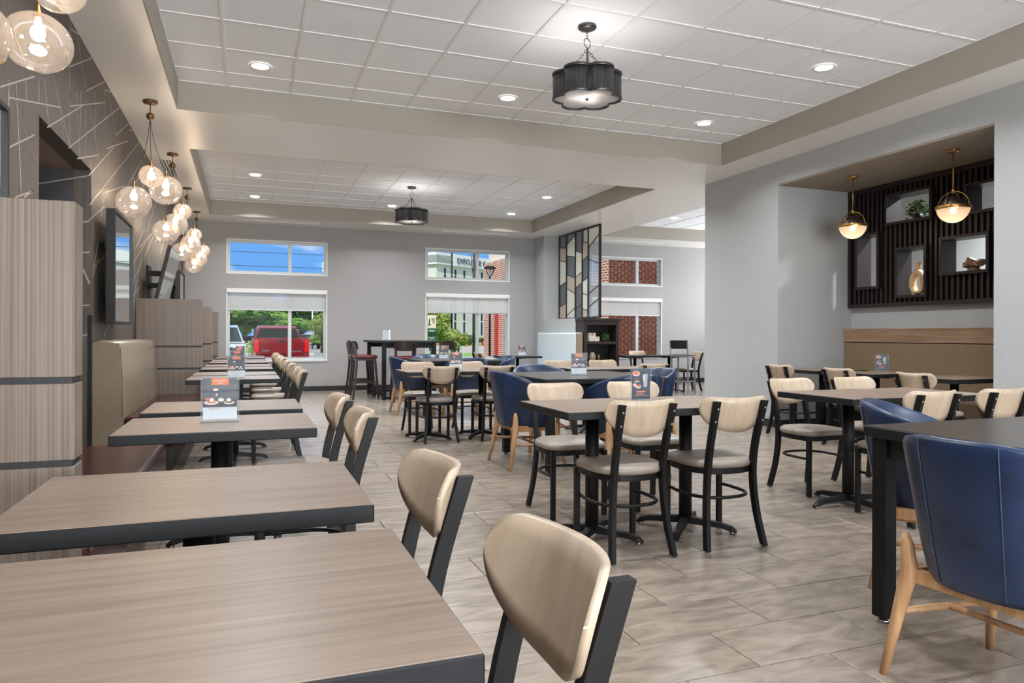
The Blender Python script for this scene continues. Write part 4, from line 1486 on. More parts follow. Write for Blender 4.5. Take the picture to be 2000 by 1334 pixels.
wall_mirror('black-framed wall mirror cut off by the left edge above the tall divider', 2.89, 3.85)
wall_mirror('black deep-framed square wall mirror above the taupe bench', 6.62, 7.58)
wall_mirror('small-looking black-framed wall mirror farthest down the wallpapered wall', 12.60, 13.52)
tv = thing('wall_screen', 'black flat screen tilted forward on a wall arm between the mirrors', 'television', (XL + .20, 9.90, 1.86))
tv.rotation_euler = (0, math.radians(13), 0)
MB().box(0, .04, -.60, .60, -.36, .36, .004).build('body', M['black'], tv)
MB().box(.040, .0415, -.585, .585, -.345, .345).build('screen', M['screen'], tv)
ar = thing('screen_mount', 'black folding wall mount holding the tilted flat screen', 'bracket', (XL, 9.90, 1.86))
MB().box(0, .02, -.18, .18, -.14, .14).build('wall_plate', M['black_metal'], ar)
MB().obox((.01, -.10, .05), (.19, -.10, .05), .03, .05).obox((.01, .10, .05), (.19, .10, .05), .03, .05).build('arm', M['black_metal'], ar)
MB().obox((.01, -.10, -.10), (.165, -.10, -.10), .03, .05).obox((.01, .10, -.10), (.165, .10, -.10), .03, .05).build('arm', M['black_metal'], ar)

# ---- slatted display panel on the niche's back wall
sp = thing('slat_panel', 'dark slatted wood panel with open display boxes above the niche bench', 'wall panel', (NXB, 0, 0))
PZ0, PZ1 = 1.52, 3.035
holes(MB(), 'X', -.018, -.001, NY0 + .01, NY1 - .01, PZ0, PZ1, BOX).build('back_panel', M['slat_wood'], sp)
for a in (MB().box(-.075, -.018, NY0 + .01, NY1 - .01, PZ0, PZ0 + .045), MB().box(-.075, -.018, NY0 + .01, NY1 - .01, PZ1 - .06, PZ1), MB().box(-.075, -.018, NY1 - .055, NY1 - .01, PZ0 + .045, PZ1 - .06), MB().box(-.075, -.018, NY0 + .01, NY0 + .055, PZ0 + .045, PZ1 - .06)):
    a.build('border', M['slat_wood'], sp)
y = NY1 - .105
slat_cache = {}
while y > NY0 + .08:
    segs = [(PZ0 + .045, PZ1 - .06)]
    for b0, b1, c0, c1 in BOX:
        if b0 - .045 < y < b1 + .045:
            ns = []
            for s0, s1 in segs:
                if c0 - .03 > s0:
                    ns.append((s0, min(s1, c0 - .03)))
                if c1 + .03 < s1:
                    ns.append((max(s0, c1 + .03), s1))
            segs = ns
    for s0, s1 in segs:
        key = round(s1 - s0, 3)
        if key < .02:
            continue
        if key not in slat_cache:
            slat_cache[key] = MB().box(-.056, -.018, -.014, .014, 0, key).mesh('slat', M['slat_wood'])
        inst('slat', slat_cache[key], sp, (0, y, s0))
    y -= .068
for b0, b1, c0, c1 in BOX:
    e = .03
    db = MB().box(-.10, .139, b0 - e, b0 + .003, c0 - e, c1 + e).box(-.10, .139, b1 - .003, b1 + e, c0 - e, c1 + e).box(-.10, .139, b0 + .003, b1 - .003, c1 - .003, c1 + e).box(-.10, .139, b0 + .003, b1 - .003, c0 - e, c0 + .003)
    db.build('display_box', M['slat_wood'], sp)
b0, b1, c0, c1 = BOX[1]
leafy('leafy green plant in the upper display box of the slatted panel', (NXB + .0, 6.20, c0 + .003), .15, 260, .17, .05, .06, seed=9, droop=.4)
b0, b1, c0, c1 = BOX[2]
dv = thing('donut_vase', 'tan bottle vase with an oval hole in the slatted panel', 'vase', (NXB, 6.19, c0 + .003))
M['tan_clay'] = noisy('tan_clay', L(196, 160, 118), L(220, 190, 150), scale=(6, 6, 6), nscale=4, rough=.6)


def vase_ring(rx, rz, cz, n, flat=False):
    return [(rx * math.sin(2 * PI * k / n), cz - rz * math.cos(2 * PI * k / n)) for k in range(n)]


n = 32
outer = [(.115 * math.copysign(abs(math.sin(2 * PI * k / n)) ** .7, math.sin(2 * PI * k / n)) * (1 - .35 * max(0, -math.cos(2 * PI * k / n)) ** 2), .155 - .15 * math.cos(2 * PI * k / n)) for k in range(n)]
inner = vase_ring(.040, .090, .145, n)
rr = []
for dx, fo in ((-.035, .75), (-.045, .45), (-.035, .12), (0, 0), (.035, .12), (.045, .45), (.035, .75), (0, 1.0)):
    pass
mb = MB()
prof = [(-.03, .12), (-.045, .35), (-.045, .65), (-.03, .88), (0, 1), (.03, .88), (.045, .65), (.045, .35), (.03, .12), (0, 0)]
R_ = [[mb.bm.verts.new((dx, o_[0] + (i_[0] - o_[0]) * f_, o_[1] + (i_[1] - o_[1]) * f_)) for dx, f_ in prof] for o_, i_ in zip(outer, inner)]
for k in range(n):
    a, b = R_[k], R_[(k + 1) % n]
    for j in range(len(prof)):
        f_ = mb.bm.faces.new((a[j], a[(j + 1) % len(prof)], b[(j + 1) % len(prof)], b[j]))
        f_.smooth = True
mb.build('body', M['tan_clay'], dv)
MB().lathe([(.032, .285), (.030, .33), (.026, .375), (.032, .385), (.024, .385), (.020, .35)], n=20).build('neck', M['tan_clay'], dv)
b0, b1, c0, c1 = BOX[3]
ps = thing('block_sculpture', 'brown sculpture of clustered cubes in the lowest wide display box', 'sculpture', (NXB, 5.50, c0 + .003))
M['block'] = noisy('brown_blocks', L(112, 84, 66), L(140, 108, 86), scale=(10, 10, 10), nscale=3, rough=.6)
MB().box(-.04, .04, -.055, .055, 0, .02, .003).build('foot', M['block'], ps)
qr = random.Random(4)
for k in range(9):
    a = qr.uniform(0, 2 * PI)
    mb = MB().box(-.035, .035, -.035, .035, -.028, .028, .003)
    o = mb.build('block', M['block'], ps, (qr.uniform(-.03, .03), -.085 + .021 * k, .075 + qr.uniform(-.03, .05) * (1 - abs(k - 4) / 5)))
    o.rotation_euler = (qr.uniform(-.6, .6), qr.uniform(-.6, .6), qr.uniform(-.6, .6))
MB().obox((0, 0, .018), (0, 0, .06), .05, .05).build('stem', M['block'], ps)

# ================================================================== acrylic menu stands
M['card_dark'] = noisy('menu_photo_ground', L(40, 40, 54), L(58, 56, 70), scale=(8, 8, 8), nscale=2, rough=.35)
M['card_navy'] = mat('menu_navy', L(34, 40, 66), .35)
M['card_white'] = mat('menu_white', L(226, 228, 232), .4)
M['orange'] = mat('menu_orange', L(236, 118, 36), .45)
M['orange_text'] = mat('menu_rust_print', L(206, 120, 84), .5)
M['cream'] = mat('menu_cream_print', L(236, 226, 214), .5)
M['dish_orange'] = mat('menu_food_orange', L(224, 110, 64), .5)
M['brown_print'] = mat('menu_brown_print', L(120, 82, 58), .5)
M['glass_print'] = mat('menu_drink_print', L(168, 170, 172), .5)


def disc(mb, cx, cz, rx, rz, y, n=20):
    mb.prism([(cx + rx * math.cos(2 * PI * k / n), cz + rz * math.sin(2 * PI * k / n)) for k in range(n)], y, y + .0004, 'Y')
    return mb


def stand_frame(t, w_, h_):
    MB().box(-w_ / 2, w_ / 2, -.004, -.0015, .003, h_).box(-w_ / 2, w_ / 2, .0025, .005, .003, h_).build('acrylic_holder', M['acrylic'], t)
    MB().box(-w_ / 2, w_ / 2, -.035, .035, 0, .003).build('foot', M['acrylic'], t)


# dessert card
d1 = thing('menu_stand', 'x', 'menu stand')
W_, H_ = .160, .205
stand_frame(d1, W_, H_)
cd = MB().box(-.070, .070, .0004, .0016, .012, .195).build('card', M['card_white'], d1)
MB().box(-.070, .070, -.0002, .0003, .066, .195).build('photo_print', M['card_dark'], cd)
MB().box(-.036, .036, -.0008, -.0003, .165, .195).build('header', M['orange'], cd)
for s_, z in (('KITCHEN', .183), ('+BAR', .173)):
    inst('lettering', text_mesh(s_, .0125 if s_ != '+BAR' else .010, M['card_white']), cd, (0, -.0010, z), (PI / 2, 0, 0))
for s_, z, sz in (('DESSERTS', .0585, .011),):
    inst('lettering', text_mesh(s_, sz, M['orange_text']), cd, (-.022, -.0001, z), (PI / 2, 0, 0))
mb = MB()
disc(mb, -.036, .087, .030, .010, -.0008)
disc(mb, .038, .086, .022, .009, -.0008)
disc(mb, .004, .098, .013, .008, -.0008)
disc(mb, -.018, .144, .011, .006, -.0008)
mb.build('dish_print', M['cream'], cd)
mb = MB()
disc(mb, -.036, .091, .018, .007, -.0013)
disc(mb, -.050, .103, .012, .005, -.0008)
mb.build('dish_print', M['dish_orange'], cd)
mb = MB()
disc(mb, .038, .090, .016, .006, -.0013)
disc(mb, .010, .090, .010, .007, -.0006)
mb.build('dish_print', M['brown_print'], cd)
mb = MB()
disc(mb, -.034, .098, .009, .009, -.0017)
disc(mb, .036, .097, .010, .007, -.0017)
disc(mb, -.014, .122, .004, .005, -.0008)
mb.build('dish_print', M['cream'], cd)
D1 = Proto(d1)
# food and drink card
d2 = thing('menu_stand', 'x', 'menu stand')
W_, H_ = .138, .200
stand_frame(d2, W_, H_)
cd = MB().box(-.060, .060, .0004, .0016, .012, .195).build('card', M['card_navy'], d2)
mb = MB()
disc(mb, -.032, .166, .024, .016, -.0003)
disc(mb, -.026, .118, .016, .004, -.0003)
disc(mb, -.018, .088, .018, .011, -.0003)
disc(mb, -.042, .098, .010, .009, -.0003)
mb.build('dish_print', M['cream'], cd)
mb = MB()
disc(mb, -.032, .168, .020, .012, -.0008)
disc(mb, -.018, .091, .014, .008, -.0008)
disc(mb, -.042, .098, .005, .004, -.0008)
mb.build('dish_print', M['dish_orange'], cd)
mb = MB()
disc(mb, -.027, .128, .009, .012, -.0008)
mb.build('dish_print', M['brown_print'], cd)
MB().prism([(.012, .160), (.044, .164), (.042, .110), (.040, .085), (.018, .085), (.016, .110)], -.0003, .0002, 'Y').build('drink_print', M['glass_print'], cd)
MB().prism([(.012, .152), (.022, .156), (.022, .120), (.016, .118)], -.0008, -.0004, 'Y').build('drink_print', M['cream'], cd)
MB().box(-.030, .030, -.0003, .0002, .053, .062).box(-.030, .018, -.0003, .0002, .041, .047).build('text_band_print', M['orange_text'], cd)
MB().box(-.045, .045, -.0003, .0002, .035, .0362).build('rule_print', M['card_white'], cd)
D2_ = Proto(d2)
for P, loc, rz, lab in ((D1, (-.115, 3.42, .76), 0, 'largest dessert menu stand, on the third wall-row table'), (D1, (-.095, 6.85, .76), 0, 'second dessert menu stand along the wall-row tables'),
                        (D1, (-.115, 8.85, .76), 0, 'third dessert menu stand along the wall-row tables'), (D1, (-.12, 10.80, .76), 0, 'fourth dessert menu stand along the wall-row tables'),
                        (D1, (-.12, 12.80, .76), 0, 'farthest dessert menu stand along the wall-row tables'),
                        (D1, (2.20, 7.72, .76), -.1, 'dessert menu stand on the woodgrain table before the tub chairs'), (D1, (2.78, 10.42, .79), -.1, 'dessert menu stand on the back dark square table'),
                        (D1, (2.83, 5.85, .79), -.25, 'dessert menu stand on the front dark square table'), (D2_, (2.20, 3.70, .76), -.05, 'upright food and drink menu stand on the middle table'),
                        (D2_, (6.63, 5.98, .76), -.75, 'food and drink menu stand on a niche table'), (D1, (4.98, 12.82, .76), -.3, 'small-looking dessert menu stand before the pale booth')):
    P.place(lab, loc, rz, 'acrylic menu stands')
wc = thing('card_stand', 'blank white card in a clear stand on the tall table', 'menu stand', (2.44, 13.35, 1.05), -.1)
stand_frame(wc, .15, .20)
MB().box(-.065, .065, .0004, .0016, .012, .19).build('card', M['card_white'], wc)
# ================================================================== outside the far windows
GZ = -.40


def gp(u, d):
    """ground position at a bearing (given as the image column it falls on) and a distance"""
    a = (u - 1000) / FPX
    return (math.sin(TH) + a * math.cos(TH)) * d, (math.cos(TH) - a * math.sin(TH)) * d


M['asphalt'] = noisy('asphalt', L(126, 124, 121), L(146, 144, 140), scale=(1, 1, 1), nscale=3, rough=.9)
M['lawn'] = noisy('lawn_grass', L(96, 138, 52), L(140, 176, 78), scale=(1, 1, 1), nscale=1.2, detail=8, rough=.9)
M['concrete'] = mat('pale_concrete', L(206, 200, 190), .9)
struct('ground', MB().box(-120, 160, YF + .15, 420, GZ - .2, GZ), M['asphalt'])
struct('lawn', MB().box(-60, 4.5, 56, 300, GZ, GZ + .10, .03), M['lawn'])
struct('kerb', MB().box(-60, 4.7, 55.6, 56, GZ, GZ + .16), M['concrete'])
struct('path', MB().obox((-9, 62, GZ + .07), (1.5, 140, GZ + .07), 3.0, .08), M['concrete'])
struct('lawn_strip', MB().box(9.0, 30, 40, 56, GZ, GZ + .10, .03), M['lawn'])
struct('road', MB().box(7.0, 70, 58, 100, GZ, GZ + .02), mat('road_surface', L(158, 153, 146), .9))
struct('lawn_verge', MB().box(10, 90, 104, 122, GZ, GZ + .12, .03), M['lawn'])

# ---- brick wing of the same building
M['brick'] = noisy('red_brick', L(92, 44, 32), L(122, 64, 46), scale=(1, 1, 1), nscale=9, rough=.85, rand=.12)
M['mortar'] = mat('pale_mortar', L(214, 190, 170), .9)
bw = bpy.data.materials.new('sunlit_brick_courses')
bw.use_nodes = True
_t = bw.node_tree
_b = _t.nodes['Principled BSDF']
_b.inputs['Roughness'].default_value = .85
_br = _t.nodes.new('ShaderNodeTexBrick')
_br.inputs['Color1'].default_value = L(150, 78, 54)  # front face's brick in a lighter tone: sunlight on this side is painted in
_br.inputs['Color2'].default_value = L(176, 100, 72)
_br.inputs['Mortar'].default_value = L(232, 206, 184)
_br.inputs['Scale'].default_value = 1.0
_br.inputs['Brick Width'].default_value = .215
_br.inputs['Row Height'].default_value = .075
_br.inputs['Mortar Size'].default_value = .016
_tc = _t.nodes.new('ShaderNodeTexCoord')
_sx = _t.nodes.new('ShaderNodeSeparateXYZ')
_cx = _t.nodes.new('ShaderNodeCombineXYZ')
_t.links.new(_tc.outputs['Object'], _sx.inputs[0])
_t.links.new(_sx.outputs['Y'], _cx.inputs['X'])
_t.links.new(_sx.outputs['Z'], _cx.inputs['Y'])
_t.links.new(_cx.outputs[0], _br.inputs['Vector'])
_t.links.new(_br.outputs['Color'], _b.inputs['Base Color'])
BWX, BWY = 9.20, 17.15
wg = thing('brick_wing', 'red brick building wing with pale mortar right outside the windows', 'building', (BWX, BWY, 0))
MB().box(.006, 8, .012, 10.9, GZ, 4.1).build('wall', M['mortar'], wg)
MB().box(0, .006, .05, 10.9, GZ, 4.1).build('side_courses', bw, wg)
M['stucco'] = mat('pale_stucco', L(226, 220, 206), .9)
MB().box(.3, 8, .3, 11.2, 4.1, 9.0).build('upper_wall', M['stucco'], wg)
M['red_paint'] = mat('red_paint', L(186, 44, 28), .5)
MB().box(-.06, 0, 9.12, 9.40, GZ, 2.25).build('downspout', M['red_paint'], wg)
bl, bh, mo = .198, .058, .017
brick_me = MB().box(0, bl, 0, .03, 0, bh).mesh('brick', M['brick'])
half_me = MB().box(0, bl / 2 - mo / 2, 0, .03, 0, bh).mesh('brick', M['brick'])
far = MB()
nb_ = 0
for r in range(0, 48):
    z = .30 + r * (bh + mo)
    x = 0.0
    if r % 2:
        inst('brick', half_me, wg, (0, 0, z)) if (.55 < z < 1.70 or 2.30 < z < 3.40) else far.box(0, bl / 2 - mo / 2, 0, .03, z, z + bh)
        x = bl / 2 + mo / 2
    while x < 2.2:
        if (.55 < z < 1.70 or 2.30 < z < 3.35) and x < 1.78:
            inst('brick', brick_me, wg, (x, 0, z))
            nb_ += 1
        else:
            far.box(x, x + bl, 0, .03, z, z + bh)
        x += bl + mo
o = far.build('brick_field', M['brick'], wg)
o['kind'] = 'stuff'

# ---- office building with rooftop lettering
cx_, cy_ = gp(852, 124)
ang = math.atan2(.80, .59) - TH
ob = thing('office_building', 'pale mid-rise office block with dark window strips and rooftop lettering', 'building', (cx_, cy_, 0), ang)
M['office'] = noisy('office_panels', L(206, 204, 192), L(216, 214, 202), scale=(.3, .3, .3), nscale=1, rough=.8)
M['office_band'] = mat('office_fascia', L(222, 222, 218), .8)
M['office_glass'] = mat('dark_office_glass', L(38, 42, 58), .2)
M['letter'] = mat('navy_lettering', L(48, 58, 82), .5)
MB().box(0, 40, 0, 30, GZ, 13.6).build('wall', M['office'], ob)
MB().box(-.4, 40.4, -.4, 30.4, 13.6, 15.7).build('fascia', M['office_band'], ob)
MB().box(-.45, 3.4, -.45, 8.0, 14.0, 15.2).build('fascia_panel', mat('grey_fascia_panel', L(150, 154, 150), .8), ob)
for s in (2.2, 5.0, 7.5, 12.6, 16, 19, 22):
    wd = MB().box(s - .22, s + .22, -.06, .02, 1.2, 13.0).build('window', M['office_glass'], ob)
    for z in (3.6, 6.9, 10.2):
        MB().box(s - .26, s + .26, -.10, -.02, z, z + .18).build('spandrel', M['office_band'], wd)
for s in (4, 8, 12, 16):
    MB().box(-.06, .02, s - .3, s + .3, 1.2, 13.0).build('window', M['office_glass'], ob)
lm = text_mesh('EXECUTIVE C', 1.30, M['letter'], .05, spacing=1.06)
inst('lettering', lm, ob, (9.1, -.47, 14.55), (PI / 2, 0, 0))

# ---- trees
M['bark'] = noisy('bark', L(88, 72, 58), L(112, 94, 78), scale=(4, 4, 1), nscale=3, rough=.9)
M['leaf_dark'] = noisy('dark_foliage', L(52, 82, 40), L(96, 124, 62), scale=(1, 1, 1), nscale=.8, rough=.8)
M['leaf_mid'] = noisy('mid_foliage', L(74, 112, 44), L(128, 160, 72), scale=(1, 1, 1), nscale=.8, rough=.8)
M['leaf_light'] = noisy('light_foliage', L(104, 122, 50), L(150, 160, 82), scale=(1, 1, 1), nscale=.8, rough=.8)


def tree_proto(m, seed, n=900, blobs=7):
    """unit tree: crown radius 1, crown centre at z=1.7, trunk from z=0"""
    t = thing('tree', 'x', 'tree')
    q = random.Random(seed)
    MB().tube([(0, 0, 0), (.02, .01, .8), (0, 0, 1.5)], [.10, .07, .04], 8).build('trunk', M['bark'], t)
    cs = [(Vector((q.uniform(-.5, .5), q.uniform(-.5, .5), 1.65 + q.uniform(-.45, .5))), q.uniform(.38, .62)) for k in range(blobs)]
    mb = MB()
    for c, r in cs:
        mb.sphere(c, r * .86, n=10, m=7)
    for k in range(n):
        c, r = cs[k % blobs]
        d = Vector((q.gauss(0, 1), q.gauss(0, 1), q.gauss(0, 1))).normalized()
        p = c + d * r * q.uniform(.85, 1.12)
        x = d.orthogonal().normalized()
        x = (x + d * q.uniform(-.7, .7)).normalized()
        y_ = d.cross(x).normalized()
        s = q.uniform(.05, .11)
        mb.quad(p - x * s, p - y_ * s, p + x * s, p + y_ * s)
    mb.build('crown', m, t)
    return Proto(t)


TD, TMd, TLt = tree_proto(M['leaf_dark'], 1), tree_proto(M['leaf_mid'], 2), tree_proto(M['leaf_light'], 3)


def plant_tree(P, u, d, r, zc, lab, grp='trees beyond the parking lot', dz=0):
    x, y = gp(u, d)
    o = P.place(lab, (x, y, GZ + .05), rnd.uniform(0, 6), grp)
    hz = (zc - GZ) / 1.7
    o.scale = (r, r, hz)
    return o


for P, u, d, r, zc, lab in ((TD, 452, 84, 4.2, 2.8, 'broad dark green tree at the frame edge behind the silver truck'), (TMd, 500, 98, 4.0, 3.0, 'mid green tree rising between the two trucks'),
                            (TD, 478, 118, 5.0, 5.2, 'tall dark tree behind the mid green tree'), (TMd, 540, 104, 4.4, 3.0, 'bright bushy tree right above the red cab roof'),
                            (TD, 560, 130, 6.0, 5.0, 'dark tree far behind the red truck'), (TD, 592, 110, 4.6, 4.0, 'dark tree behind the parking lot lamp post'), (TD, 618, 128, 6.0, 5.5, 'dark tree behind the yellow-green young tree'),
                            (TMd, 575, 90, 2.6, 2.2, 'low mid green tree just past the red cab'), (TD, 520, 128, 5.6, 4.8, 'tall dark tree in the gap above the red cab'),
                            (TLt, 629, 60, 1.25, 1.9, 'young yellow-green tree on the lawn'), (TMd, 645, 112, 5.0, 3.6, 'mid green tree cut by the window jamb'),
                            (TLt, 841, 70, 1.6, 2.6, 'yellow-green tree behind the green sign station'), (TLt, 860, 52, .95, 1.75, 'olive tree drooping beside the green sign station')):
    plant_tree(P, u, d, r, zc, lab)
for P, u, d, r, zc, lab in ((TLt, 895, 44, .85, .85, 'staked young yellow-green shrub on the verge'), (TD, 866, 112, 2.2, .5, 'round dark hedge shrub before the office block'),
                            (TD, 943, 112, 2.0, .4, 'dark hedge shrub beside the brick corner'), (TMd, 622, 78, 2.0, .6, 'low shrub on the lawn past the parked cars')):
    plant_tree(P, u, d, r, zc, lab, 'shrubs outside')


# ---- vehicles
M['car_red'] = mat('red_car_paint', L(128, 10, 16), .25, .0, .6, .6)
M['car_silver'] = mat('silver_car_paint', L(190, 194, 198), .25, .4, .6, .6)
M['car_white'] = mat('white_car_paint', L(236, 236, 234), .3, 0, .5, .5)
M['car_dark'] = mat('dark_car_paint', L(40, 44, 52), .25, .2, .5, .5)
M['car_glass'] = mat('car_glass', L(54, 64, 60), .06, .35)
M['tyre'] = mat('tyre_rubber', L(28, 28, 28), .8)
M['lamp_red'] = mat('tail_lamp', L(214, 24, 30), .2)
M['plate'] = mat('yellow_plate', L(210, 206, 60), .5)
M['lens'] = mat('head_lamp', L(230, 232, 236), .15)


def wheel(t, x, y, r=.40):
    o = MB().lathe([(r * .55, -.13), (r * .95, -.13), (r, -.09), (r, .09), (r * .95, .13), (r * .55, .13)], n=20).build('wheel', M['tyre'], t, (x, y, r))
    o.rotation_euler = (0, PI / 2, 0)
    h = MB().lathe([(.02, -.11), (r * .55, -.12), (r * .55, .12), (.02, .11)], n=14).build('hub', M['steel'], o)
    return o


def pickup(label, loc, rz, paint):
    """nose toward local -Y, tail toward +Y"""
    t = thing('pickup_truck', label, 'truck', loc, rz, 'pickup trucks parked outside')
    W = 1.0
    body = MB()
    body.prism([(-2.9, .55), (-2.95, .95), (-2.8, 1.18), (-1.35, 1.25), (-1.25, 1.30), (.95, 1.30), (.95, 1.42), (2.92, 1.42), (2.95, .55)], -W, W, 'X')
    bd = body.build('body', paint, t)
    cab = MB()
    rr = []
    for y, z, w_ in ((-1.55, 1.22, .96), (-.75, 1.86, .74), (-.4, 1.93, .72), (.55, 1.92, .72), (.80, 1.84, .74), (1.02, 1.30, .95)):
        rr.append([(-w_, y, z), (w_, y, z), (w_ + (.96 - w_) * 1.0, y, 1.2), (-w_ - (.96 - w_) * 1.0, y, 1.2)])
    cab.rings(rr, True, False)
    cb = cab.build('cab', paint, t)
    MB().prism([(-.86, 1.38), (.86, 1.38), (.69, 1.80), (-.69, 1.80)], 0, .012, 'Y').build('rear_window', M['car_glass'], cb, (0, 1.02, 0)).rotation_euler = (0, 0, 0)
    o = MB().prism([(-.88, 0), (.88, 0), (.70, .88), (-.70, .88)], 0, .015, 'Y').build('windscreen', M['car_glass'], cb, (0, -1.50, 1.27))
    o.rotation_euler = (-math.radians(50), 0, 0)
    for s in (-1, 1):
        MB().prism([(-1.2, 1.32), (.85, 1.32), (.70, 1.78), (-.72, 1.78)], s * .90 - .02, s * .90 + .02, 'X').build('side_window', M['car_glass'], cb)
        MB().box(s * 1.0 - .08, s * 1.0 + .08, -1.12, -1.0, 1.28, 1.50, .03).build('mirror', M['black'], cb)
        MB().box(s * .91 - .085, s * .91 + .085, 2.93, 2.975, .88, 1.36, .01).build('tail_lamp', M['lamp_red'], bd)
        MB().box(s * .76 - .20, s * .76 + .20, -2.98, -2.90, .92, 1.10, .02).build('head_lamp', M['lens'], bd)
        for y in (-1.9, 1.95):
            wheel(t, s * .86, y)
    tg = MB().box(-.80, .80, 2.94, 2.985, .80, 1.40, .015).build('tailgate', paint, t)
    MB().box(-.78, .78, 2.985, 2.992, 1.08, 1.13).build('crease', paint, tg)
    MB().box(-.14, .14, 2.985, 2.995, 1.26, 1.34).build('handle', M['black'], tg)
    MB().box(-.72, -.30, 2.985, 2.990, .90, .93).build('badge', M['steel'], tg)
    MB().box(.46, .72, 2.985, 2.990, .92, .96).build('badge', M['steel'], tg)
    bp = MB().box(-.98, .98, 2.95, 3.12, .48, .74, .03).build('rear_bumper', paint, t)
    MB().box(-.35, .35, 3.12, 3.13, .50, .72).build('step', M['black'], bp)
    MB().box(-.16, .16, 3.13, 3.14, .55, .70).build('licence_plate', M['plate'], bp)
    gr = MB().box(-.56, .56, -3.0, -2.92, .62, 1.08, .02).build('grille', M['black'], t)
    for z in (.70, .82, .94, 1.04):
        MB().box(-.80, .80, -3.02, -2.99, z - .02, z + .02).build('grille_bar', M['steel'], gr)
    MB().box(-.98, .98, -3.12, -2.93, .36, .60, .03).build('front_bumper', M['steel'], t)
    return t


x, y = gp(539, 29.8)
pickup('red pickup truck parked with its tailgate toward the window', (x, y, GZ), PI + .04, M['car_red'])
x, y = gp(427, 29.2)
pickup('silver pickup truck parked nose toward the window', (x, y, GZ), .02, M['car_silver'])


def small_car(label, loc, rz, paint):
    t = thing('parked_car', label, 'car', loc, rz, 'cars parked far outside')
    MB().prism([(-2.2, .35), (-2.2, .75), (-1.2, .90), (2.0, .92), (2.2, .60), (2.2, .35)], -.85, .85, 'X').build('body', paint, t)
    MB().prism([(-1.3, .90), (-.6, 1.42), (.9, 1.45), (1.7, .92)], -.72, .72, 'X').build('cabin', M['car_glass'], t)
    MB().box(-.70, .70, -.55, .85, 1.42, 1.48, .02).build('roof', paint, t)
    for s in (-1, 1):
        for yy in (-1.35, 1.35):
            wheel(t, s * .76, yy, .33)
    return t


for u, d, lab, pm, rz in ((592, 92, 'white parked car just past the red truck', M['car_white'], .3), (604, 86, 'pale blue-grey parked car beyond the red truck', M['car_silver'], 1.2), (912, 106, 'dark parked car before the office block', M['car_dark'], .5)):
    x, y = gp(u, d)
    small_car(lab, (x, y, GZ + .12), rz, pm)

# ---- poles, lamps, wires, cones, sign
x, y = gp(882, 50)
p = thing('light_pole', 'slim black pole rising before the office block', 'pole', (x, y, GZ))
MB().cyl((0, 0, 0), (0, 0, 9), .075, .06).build('shaft', M['black_metal'], p)
MB().lathe([(.16, 0), (.16, .06), (.09, .25), (.08, .25)], n=14).build('foot', M['black_metal'], p)
x, y = gp(925, 46)
p = thing('utility_pole', 'dark brown utility pole beside the window mullion', 'pole', (x, y, GZ))
M['pole_wood'] = noisy('pole_wood', L(62, 50, 42), L(84, 70, 58), scale=(6, 6, .6), nscale=3, rough=.9)
MB().cyl((0, 0, 0), (0, 0, 8.2), .085, .075).build('shaft', M['pole_wood'], p)
for k, a in enumerate((-.12, .10)):
    MB().tube([(0, 0, 5.2), (a, 0, 5.9), (a * 1.4, 0, 6.8)], .02, 6).build('conduit', M['black_metal'], p)


def park_lamp(label, u, d, h, s=1.0, lm='black_metal'):
    x, y = gp(u, d)
    t = thing('park_lamp', label, 'lamp post', (x, y, GZ), 0, 'lamp posts outside')
    MB().cyl((0, 0, 0), (0, 0, h), .05 * s, .04 * s).build('shaft', M[lm], t)
    MB().lathe([(.02, h + .42 * s), (.14 * s, h + .40 * s), (.25 * s, h + .33 * s), (.25 * s, h + .30 * s), (.05 * s, h + .31 * s)], n=20).build('hood', M[lm], t)
    MB().lathe([(.05 * s, h), (.07 * s, h + .05 * s), (.05 * s, h + .15 * s), (.05 * s, h + .31 * s)], n=14).build('lamp_glass', M['lens'], t)
    for k in range(4):
        a = k * PI / 2 + .4
        c, q = math.cos(a), math.sin(a)
        MB().tube([(.05 * s * c, .05 * s * q, h), (.16 * s * c, .16 * s * q, h + .14 * s), (.22 * s * c, .22 * s * q, h + .31 * s)], .012 * s, 5).build('arm', M[lm], t)
    return t


park_lamp('black park lamp with flared hood standing before the brick wing', 956.5, 24, 3.55, .85)
park_lamp('pale lamp post with white globe heads beyond the parking lot', 610, 78, 4.7, 1.6, 'alu')
wm = mat('wire_dark', L(70, 84, 110), .6)
for z, lab in ((8.25, 'topmost overhead wire crossing the sky window'), (7.15, 'middle overhead wire crossing the sky window'), (6.15, 'lowest overhead wire crossing the sky window')):
    tag(MB().tube([(-30, 52, z + .35), (-6, 54, z - .1), (4.5, 55, z), (9, 55.5, z + .05)], .022, 5).build('overhead_wire', wm), lab, 'wire', 'overhead wires')
for k, (z0, z1, lab) in enumerate(((9.3, 6.2, 'upper pale cable slanting past the rooftop lettering'), (7.2, 5.6, 'middle pale cable slanting below the rooftop lettering'), (5.7, 4.9, 'lower pale cable slanting before the office windows'))):
    a, b = gp(800, 44), gp(925, 46)
    tag(MB().tube([(a[0], a[1], z0), ((a[0] + b[0]) / 2, (a[1] + b[1]) / 2, (z0 + z1) / 2 - .25), (b[0], b[1], z1)], .012, 5).build('overhead_cable', M['paint_white']), lab, 'wire', 'overhead wires')
M['cone'] = mat('cone_orange', L(236, 90, 50), .6)
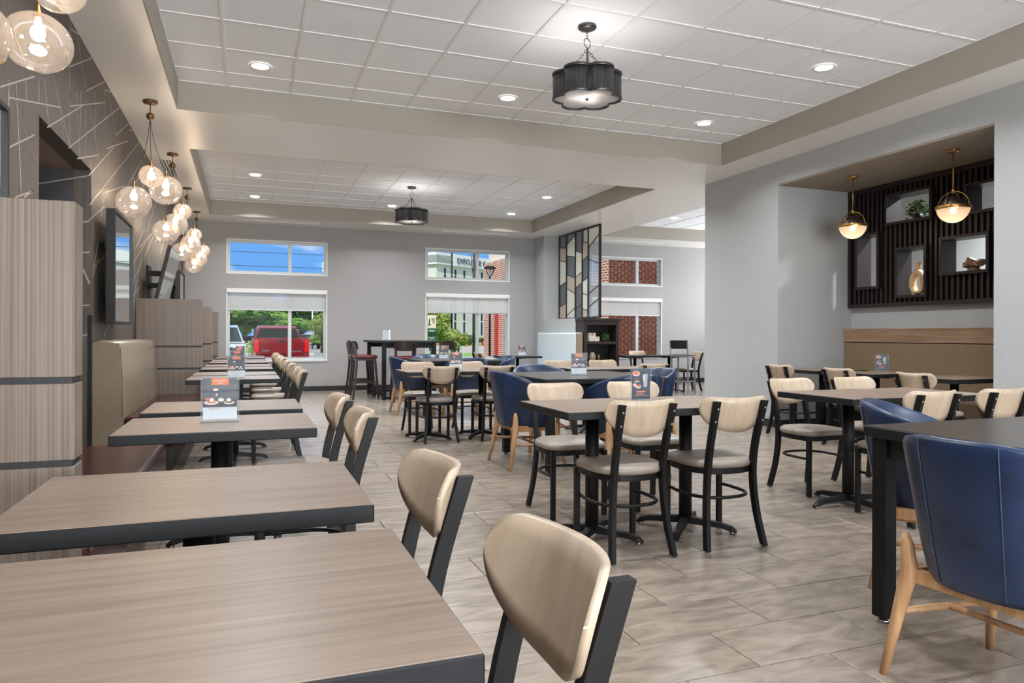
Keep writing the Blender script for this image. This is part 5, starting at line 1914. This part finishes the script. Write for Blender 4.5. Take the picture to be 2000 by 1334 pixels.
for u, lab in ((858, 'orange traffic cone before the dark hedge'), (914, 'orange traffic cone below the dark parked car'), (944, 'orange traffic cone beside the brick corner')):
    x, y = gp(u, 103)
    c = thing('traffic_cone', lab, 'cone', (x, y, GZ + .0), 0, 'orange traffic cones')
    MB().box(-.22, .22, -.22, .22, 0, .05).build('foot', M['cone'], c)
    MB().lathe([(.17, .05), (.03, .85), (.02, .85)], n=14).build('body', M['cone'], c)
# green pet station with notice board
x, y = gp(842.5, 31)
ps = thing('sign_station', 'green dispenser station with cream notice board on a post', 'sign', (x, y, GZ), -.15)
M['sign_green'] = mat('station_green', L(22, 92, 58), .45)
M['sign_cream'] = mat('notice_cream', L(222, 214, 186), .5)
M['sign_print'] = mat('notice_print', L(34, 48, 36), .6)
MB().box(-.04, .04, .03, .09, 0, 2.3).build('post', M['sign_green'], ps)
bd = MB().box(-.21, .21, 0, .03, 1.85, 2.42, .008).build('notice_board', M['sign_cream'], ps)
cbx = MB().box(-.22, .22, -.12, .03, 1.28, 1.85, .015).build('dispenser', M['sign_green'], ps)
mb = MB()
mb.prism([(-.12, 2.12), (-.10, 2.24), (-.085, 2.30), (-.06, 2.26), (-.05, 2.18), (-.07, 2.10), (-.075, 2.0), (-.11, 2.0)], -.003, .001, 'Y')
mb.prism([(-.15, 2.02), (-.05, 2.03), (-.02, 2.05), (-.02, 2.01), (-.045, 2.0), (-.05, 1.93), (-.065, 1.93), (-.07, 1.98), (-.12, 1.98), (-.125, 1.93), (-.14, 1.93)], -.0035, .0005, 'Y')
mb.build('pictogram', M['sign_print'], bd)
mb = MB()
for k, (a, b) in enumerate(((-.01, .15), (.01, .15), (.02, .15), (.05, .15), (.08, .13))):
    mb.box(a, b, -.003, .001, 2.26 - k * .055, 2.285 - k * .055)
mb.build('print_lines', M['sign_print'], bd)
for k in (-1, 0, 1):
    MB().box(k * .12 - .035, k * .12 + .035, -.124, -.118, 1.50, 1.68).build('slot', M['black'], cbx)
MB().box(-.17, .17, -.123, -.118, 1.75, 1.77).box(-.10, .10, -.123, -.118, 1.71, 1.73).box(-.17, .17, -.123, -.118, 1.455, 1.47).box(-.09, .09, -.123, -.118, 1.385, 1.405).build('print_lines', M['sign_cream'], cbx)
